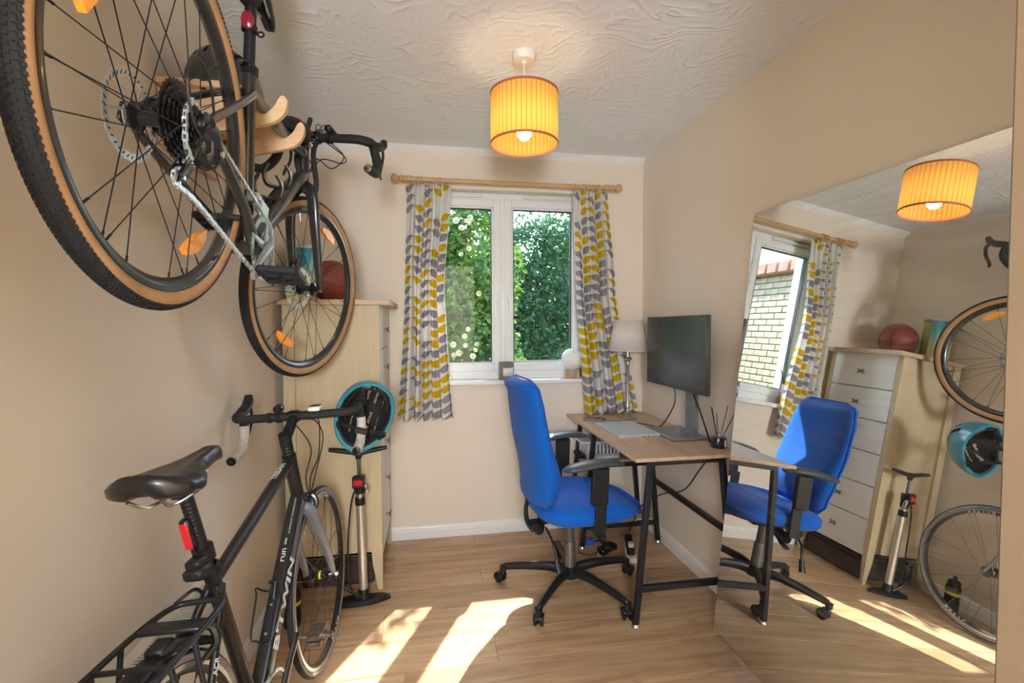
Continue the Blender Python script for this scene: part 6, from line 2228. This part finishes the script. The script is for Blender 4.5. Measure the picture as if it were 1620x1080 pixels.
# ================================================================== MIRROR
def mirror_mat():
    m, n, l, b = new_mat('silvered_glass')
    t = NT(n, l)
    b.inputs['Base Color'].default_value = (0.86, 0.89, 0.88, 1)
    b.inputs['Metallic'].default_value = 1.0
    b.inputs['Roughness'].default_value = 0.0
    # wiped dust: faint diffuse streaks over the silvering
    tc = n.new('ShaderNodeTexCoord')
    mp = n.new('ShaderNodeMapping')
    mp.inputs['Rotation'].default_value = (0, 0, 0.35)
    mp.inputs['Scale'].default_value = (2.0, 26.0, 1.0)
    l.new(tc.outputs['Object'], mp.inputs['Vector'])
    ns = n.new('ShaderNodeTexNoise')
    ns.inputs['Scale'].default_value = 1.5
    ns.inputs['Detail'].default_value = 4
    ns.inputs['Distortion'].default_value = 0.8
    l.new(mp.outputs[0], ns.inputs['Vector'])
    big = n.new('ShaderNodeTexNoise')
    big.inputs['Scale'].default_value = 2.0
    l.new(tc.outputs['Object'], big.inputs['Vector'])
    f = t.m('MULTIPLY', t.m('MAXIMUM', t.m('SUBTRACT', ns.outputs['Fac'], 0.45), 0.0), t.m('MAXIMUM', t.m('SUBTRACT', big.outputs['Fac'], 0.35), 0.0))
    f = t.m('ADD', t.m('MULTIPLY', f, 2.2), 0.012)
    out = n['Material Output']
    d = n.new('ShaderNodeBsdfDiffuse')
    d.inputs[0].default_value = (0.75, 0.77, 0.80, 1)
    mx = n.new('ShaderNodeMixShader')
    l.new(f, mx.inputs[0])
    l.new(b.outputs[0], mx.inputs[1])
    l.new(d.outputs[0], mx.inputs[2])
    l.new(mx.outputs[0], out.inputs[0])
    return m
MT['mirror'] = mirror_mat()
MT['mirror_edge'] = mat('mirror_edge', (0.10, 0.12, 0.12), 0.3)
Nm = Vector((-0.99529913, -0.0137048, 0.09587399))
Am = Vector((-0.01376823, 0.99990521, 0.0))
Um = Nm.cross(Am)
if Um.z < 0:
    Um = -Um
Cm = Vector((1.1838941, 2.0, 0.0)) + Am * (1.835 - 2.0)
MW_, MH_ = 1.24, 1.797
Xm = Matrix.Identity(4)
for i, a in enumerate((-Am, Um, Nm)):
    for j in range(3):
        Xm[j][i] = a[j]
Xm.translation = Cm
if Xm.to_3x3().determinant() < 0:
    pass
mir = thing('wall_mirror', 'large frameless mirror leaning against the right wall', 'mirror', X=Matrix.Translation(Cm))
XL_ = Matrix.Translation(-Cm) @ Xm
b = MB(XL_)
b.box((MW_ / 2, MH_ / 2, -0.0022), (MW_, MH_, 0.003), 0)
b.build('backing', 'mirror_edge', mir, smooth=0)
b = MB()
vs = [(0, 0, 0), (MW_, 0, 0), (MW_, MH_, 0), (0, MH_, 0)]
o = MB().add(vs, [(0, 1, 2, 3)])
o.v = [Vector(p) for p in vs]
gl_ = o.build('silvered_pane', 'mirror', mir, smooth=0)
gl_.matrix_local = XL_
# ================================================================== OFFICE CHAIR
def fabric_mat(name, col):
    m = mat(name, col, 0.85, var=0.06, vscale=5, bump=0.35, bscale=700, sheen=0.08, spec=0.2)
    return m
MT['blue'] = fabric_mat('royal_blue_fabric', (0.004, 0.105, 0.50))
MT['arm_pad'] = mat('grey_black_arm_pad', (0.050, 0.060, 0.066), 0.42, var=0.08)
chair = thing('office_chair', 'royal blue office swivel chair with black arms pulled out from the desk', 'chair', (0.668, 2.245, 0))
chair.rotation_euler = (0, 0, math.radians(6))
# seat: thick cushion with waterfall front
def seat_fn(u, v):
    a = 2 * PI * u
    e = (v - 0.5) * PI
    c_, s_ = math.cos(a), math.sin(a)
    rr = math.cos(e) ** 0.42 if abs(math.cos(e)) > 1e-5 else 0.0
    px = (abs(c_) ** 0.62) * (1 if c_ > 0 else -1)
    py = (abs(s_) ** 0.62) * (1 if s_ > 0 else -1)
    x = 0.062 + 0.265 * px * rr
    y = 0.250 * py * rr * (1 - 0.05 * px)
    z = 0.452 + 0.054 * (abs(math.sin(e)) ** 0.8) * (1 if e > 0 else -1.0)
    if e > 0:
        k = max(0.0, (x - 0.10) / 0.19)
        z -= 0.040 * k ** 2
        z -= 0.012 * math.exp(-((x + 0.02) / 0.12) ** 2 - (y / 0.15) ** 2)
        z += 0.010 * (abs(y) / 0.24) ** 3
    return Vector((x, y, z))
b = MB()
b.grid(seat_fn, 72, 28, cu=True)
b.build('seat', 'blue', chair, smooth=120)
# backrest: tall shell with rolled top, bulging cushion in front, seam between
def back_outline(t):
    """half width at height t 0..1"""
    pts = [(0, 0.10), (0.04, 0.155), (0.12, 0.195), (0.3, 0.225), (0.55, 0.232), (0.8, 0.222), (0.93, 0.200), (0.98, 0.17), (1.0, 0.13)]
    for (a, va), (c_, vc) in zip(pts, pts[1:]):
        if t <= c_:
            k = (t - a) / (c_ - a)
            return va + (vc - va) * (k * k * (3 - 2 * k))
    return 0.13
def spine(t):
    """x, z of the back's mid surface"""
    z = 0.468 + 0.602 * t
    x = -0.188 - 0.055 * t - 0.040 * max(0.0, t - 0.25) ** 1.3 + 0.014 * math.exp(-((t - 0.25) / 0.2) ** 2) - 0.018 * (1 - t) ** 3
    return x, z
def back_fn(front):
    def fn(u, v):
        t = u
        hw = back_outline(t)
        x, z = spine(t)
        s_ = (v - 0.5) * 2
        y = hw * s_
        prof = max(0.0, 1 - abs(s_) ** 3.2) ** 0.5
        ends = min(1, (t / 0.07)) ** 0.5 * min(1, ((1 - t) / 0.05)) ** 0.5
        if front:
            th = (0.048 + 0.040 * math.exp(-((t - 0.26) / 0.24) ** 2)) * prof * ends
            wrap = 0.030 * s_ * s_
            x = x + th * 0.95 + wrap
        else:
            th = (0.036 + 0.010 * math.sin(PI * t)) * prof * ends * (1.0 + 0.6 * math.exp(-((t - 0.97) / 0.05) ** 2))
            wrap = 0.030 * s_ * s_
            x = x - th + wrap
        return Vector((x, y, z))
    return fn
b = MB()
b.grid(back_fn(False), 48, 28)
b.grid(back_fn(True), 48, 28)
bk = b.build('backrest', 'blue', chair, smooth=150)
bm = bmesh.new()
bm.from_mesh(bk.data)
bmesh.ops.remove_doubles(bm, verts=bm.verts, dist=0.0006)
bmesh.ops.recalc_face_normals(bm, faces=bm.faces)
bm.to_mesh(bk.data)
bm.free()
b = MB()
P = []
for sg in (-1, 1):
    Q = [back_fn(True)(t / 40, 0.5 + sg * 0.5) for t in range(1, 41)]
    P.append(Q)
loop = P[0] + P[1][::-1]
b.tube(loop, 0.0038, 6, closed=False)
b.build('piping', 'blue', chair, smooth=60)
# under-seat plate and tilt mechanism
b = MB()
b.box((0.03, 0, 0.400), (0.26, 0.20, 0.014), 0.004)
b.box((0.00, 0, 0.375), (0.20, 0.11, 0.044), 0.012)
b.box((-0.115, 0, 0.382), (0.085, 0.090, 0.036), 0.010)
b.build('mechanism', 'black_plastic', chair, smooth=40)
b = MB()
b.tube(cr([(-0.120, 0, 0.372), (-0.180, 0, 0.345), (-0.216, 0, 0.365), (-0.228, 0, 0.430), (-0.212, 0, 0.520)], 6), [0.012, 0.012, 0.010], 10, flat=(1.0, 0.5), up=(0, 1, 0))
b.box((-0.178, 0, 0.350), (0.075, 0.075, 0.044), 0.012)
b.lathe([(0, 0), (0.024, 0), (0.024, 0.010), (0.018, 0.016), (0, 0.016)], (-0.175, -0.038, 0.345), (0, -1, 0), 18)
b.build('back_bar', 'black_plastic', chair, smooth=40)
b = MB()
for (p0, p1, p2) in (((0.02, -0.06, 0.370), (0.05, -0.16, 0.360), (0.06, -0.235, 0.345)), ((-0.14, -0.04, 0.350), (-0.135, -0.12, 0.315), (-0.125, -0.16, 0.235)), ((0.06, 0.06, 0.370), (0.07, 0.17, 0.360), (0.08, 0.24, 0.35))):
    b2 = MB()
    b2.tube(cr([p0, p1, p2], 6), [0.005, 0.005, 0.008], 8)
    d = (Vector(p2) - Vector(p1)).normalized()
    b2.tube([Vector(p2) - d * 0.015, Vector(p2) + d * 0.045], [0.011, 0.014], 10, flat=(1.2, 0.6))
    b2.build('lever', 'black_plastic', chair, smooth=50)
# gas column
b = MB()
b.lathe([(0, 0.10), (0.030, 0.10), (0.028, 0.245), (0.0265, 0.250), (0, 0.250)], n=24)
b.build('column', mat('gunmetal_column', (0.17, 0.155, 0.14), 0.38, 0.7), chair)
MB().lathe([(0, 0.245), (0.0225, 0.247), (0.0215, 0.365), (0, 0.365)], n=24).build('gas_lift', mat('grey_lift_cover', (0.12, 0.11, 0.105), 0.4, 0.5), chair)
# five star base with casters
b = MB()
b.lathe([(0, 0.075), (0.042, 0.075), (0.048, 0.085), (0.046, 0.118), (0.036, 0.128), (0, 0.128)], n=28)
b.build('hub', 'black_plastic', chair)
leg_mesh = cast_mesh = wheel_mesh = None
for k in range(5):
    a = 14 - 6 + 72 * k
    X = ROT(a, 'Z')
    if leg_mesh is None:
        b = MB()
        b.tube(cr([(0.020, 0, 0.102), (0.10, 0, 0.112), (0.20, 0, 0.106), (0.315, 0, 0.090), (0.342, 0, 0.078)], 6), [0.031, 0.028, 0.025, 0.022, 0.019, 0.015], 12, flat=(0.92, 0.62), up=(0, 1, 0))
        b.tube([(0.340, 0, 0.088), (0.342, 0, 0.062)], [0.018, 0.016], 12)
        o = b.build('base_leg', 'black_plastic', chair, smooth=50)
        leg_mesh = o.data
        b = MB()
        # swivel hood over twin wheels, sharing one origin on the swivel axis
        b.tube([(0, 0, 0.058), (0, 0, 0.072)], 0.007, 8)
        b.grid(lambda u, v: Vector((-0.018 + 0.0265 * math.cos(math.radians(20 + 175 * u)), 0.022 * (2 * v - 1), 0.026 + 0.0275 * math.sin(math.radians(20 + 175 * u)))), 12, 4)
        b.box((-0.010, 0, 0.040), (0.030, 0.010, 0.036), 0.004)
        c_ = b.build('caster', 'black_plastic', o, solid=0.003)
        cast_mesh = c_
        b = MB()
        for sg in (-1, 1):
            b.lathe([(0, -0.008), (0.020, -0.008), (0.0245, -0.005), (0.0245, 0.005), (0.020, 0.008), (0, 0.008)], (-0.018, sg * 0.0145, 0.0248), (0, 1, 0), 22)
        w_ = b.build('caster_wheels', 'black_gloss', o)
        w_['kind'] = 'stuff' if False else w_.get('kind', '') or 'thing'
        del w_['kind']
        wheel_mesh = w_.data
    else:
        o = bpy.data.objects.new('base_leg', leg_mesh)
        COL.objects.link(o)
        o.parent = chair
        c_ = cast_mesh.copy()
        COL.objects.link(c_)
        c_.parent = o
        w_ = bpy.data.objects.new('caster_wheels', wheel_mesh)
        COL.objects.link(w_)
        w_.parent = o
    o.matrix_local = X
    sw = T((0.342, 0, 0)) @ ROT((200, 60, 150, 20, -40)[k], 'Z')
    c_.matrix_local = sw
    w_.matrix_local = sw
# arms: pad, telescopic post, bracket
for sg in (-1, 1):
    y = sg * 0.278
    b = MB()
    ox = -0.035 if sg < 0 else 0.03
    P = cr([(-0.105 + ox, y - sg * 0.012, 0.690), (-0.06 + ox, y - sg * 0.006, 0.700), (0.03 + ox, y, 0.712), (0.12 + ox, y - sg * 0.004, 0.712), (0.175 + ox, y - sg * 0.012, 0.700)], 7)
    b.tube(P, [0.020, 0.040, 0.044, 0.042, 0.040, 0.022], 16, flat=(1.0, 0.40), up=(0, 0.0, 1))
    b.build('arm_pad', 'arm_pad', chair, smooth=70)
    b = MB()
    b.box((0, 0, 0), (0.082, 0.026, 0.170), 0.008, X=T((0.030 if sg < 0 else 0.070, sg * 0.272, 0.610)) @ ROT(2, 'Y'))
    b.build('arm_sleeve', 'black_plastic', chair, smooth=40)
    b = MB()
    b.box((0, 0, 0), (0.052, 0.016, 0.170), 0.004, X=T((0.036, sg * 0.266, 0.470)) @ ROT(2, 'Y'))
    b.tube(cr([(0.052, sg * 0.264, 0.395), (0.050, sg * 0.240, 0.375), (0.045, sg * 0.14, 0.388), (0.04, sg * 0.08, 0.392)], 5), 0.018, 8, flat=(1.5, 0.4), up=(1, 0, 0))
    b.build('arm_post', 'black_metal', chair, smooth=40)
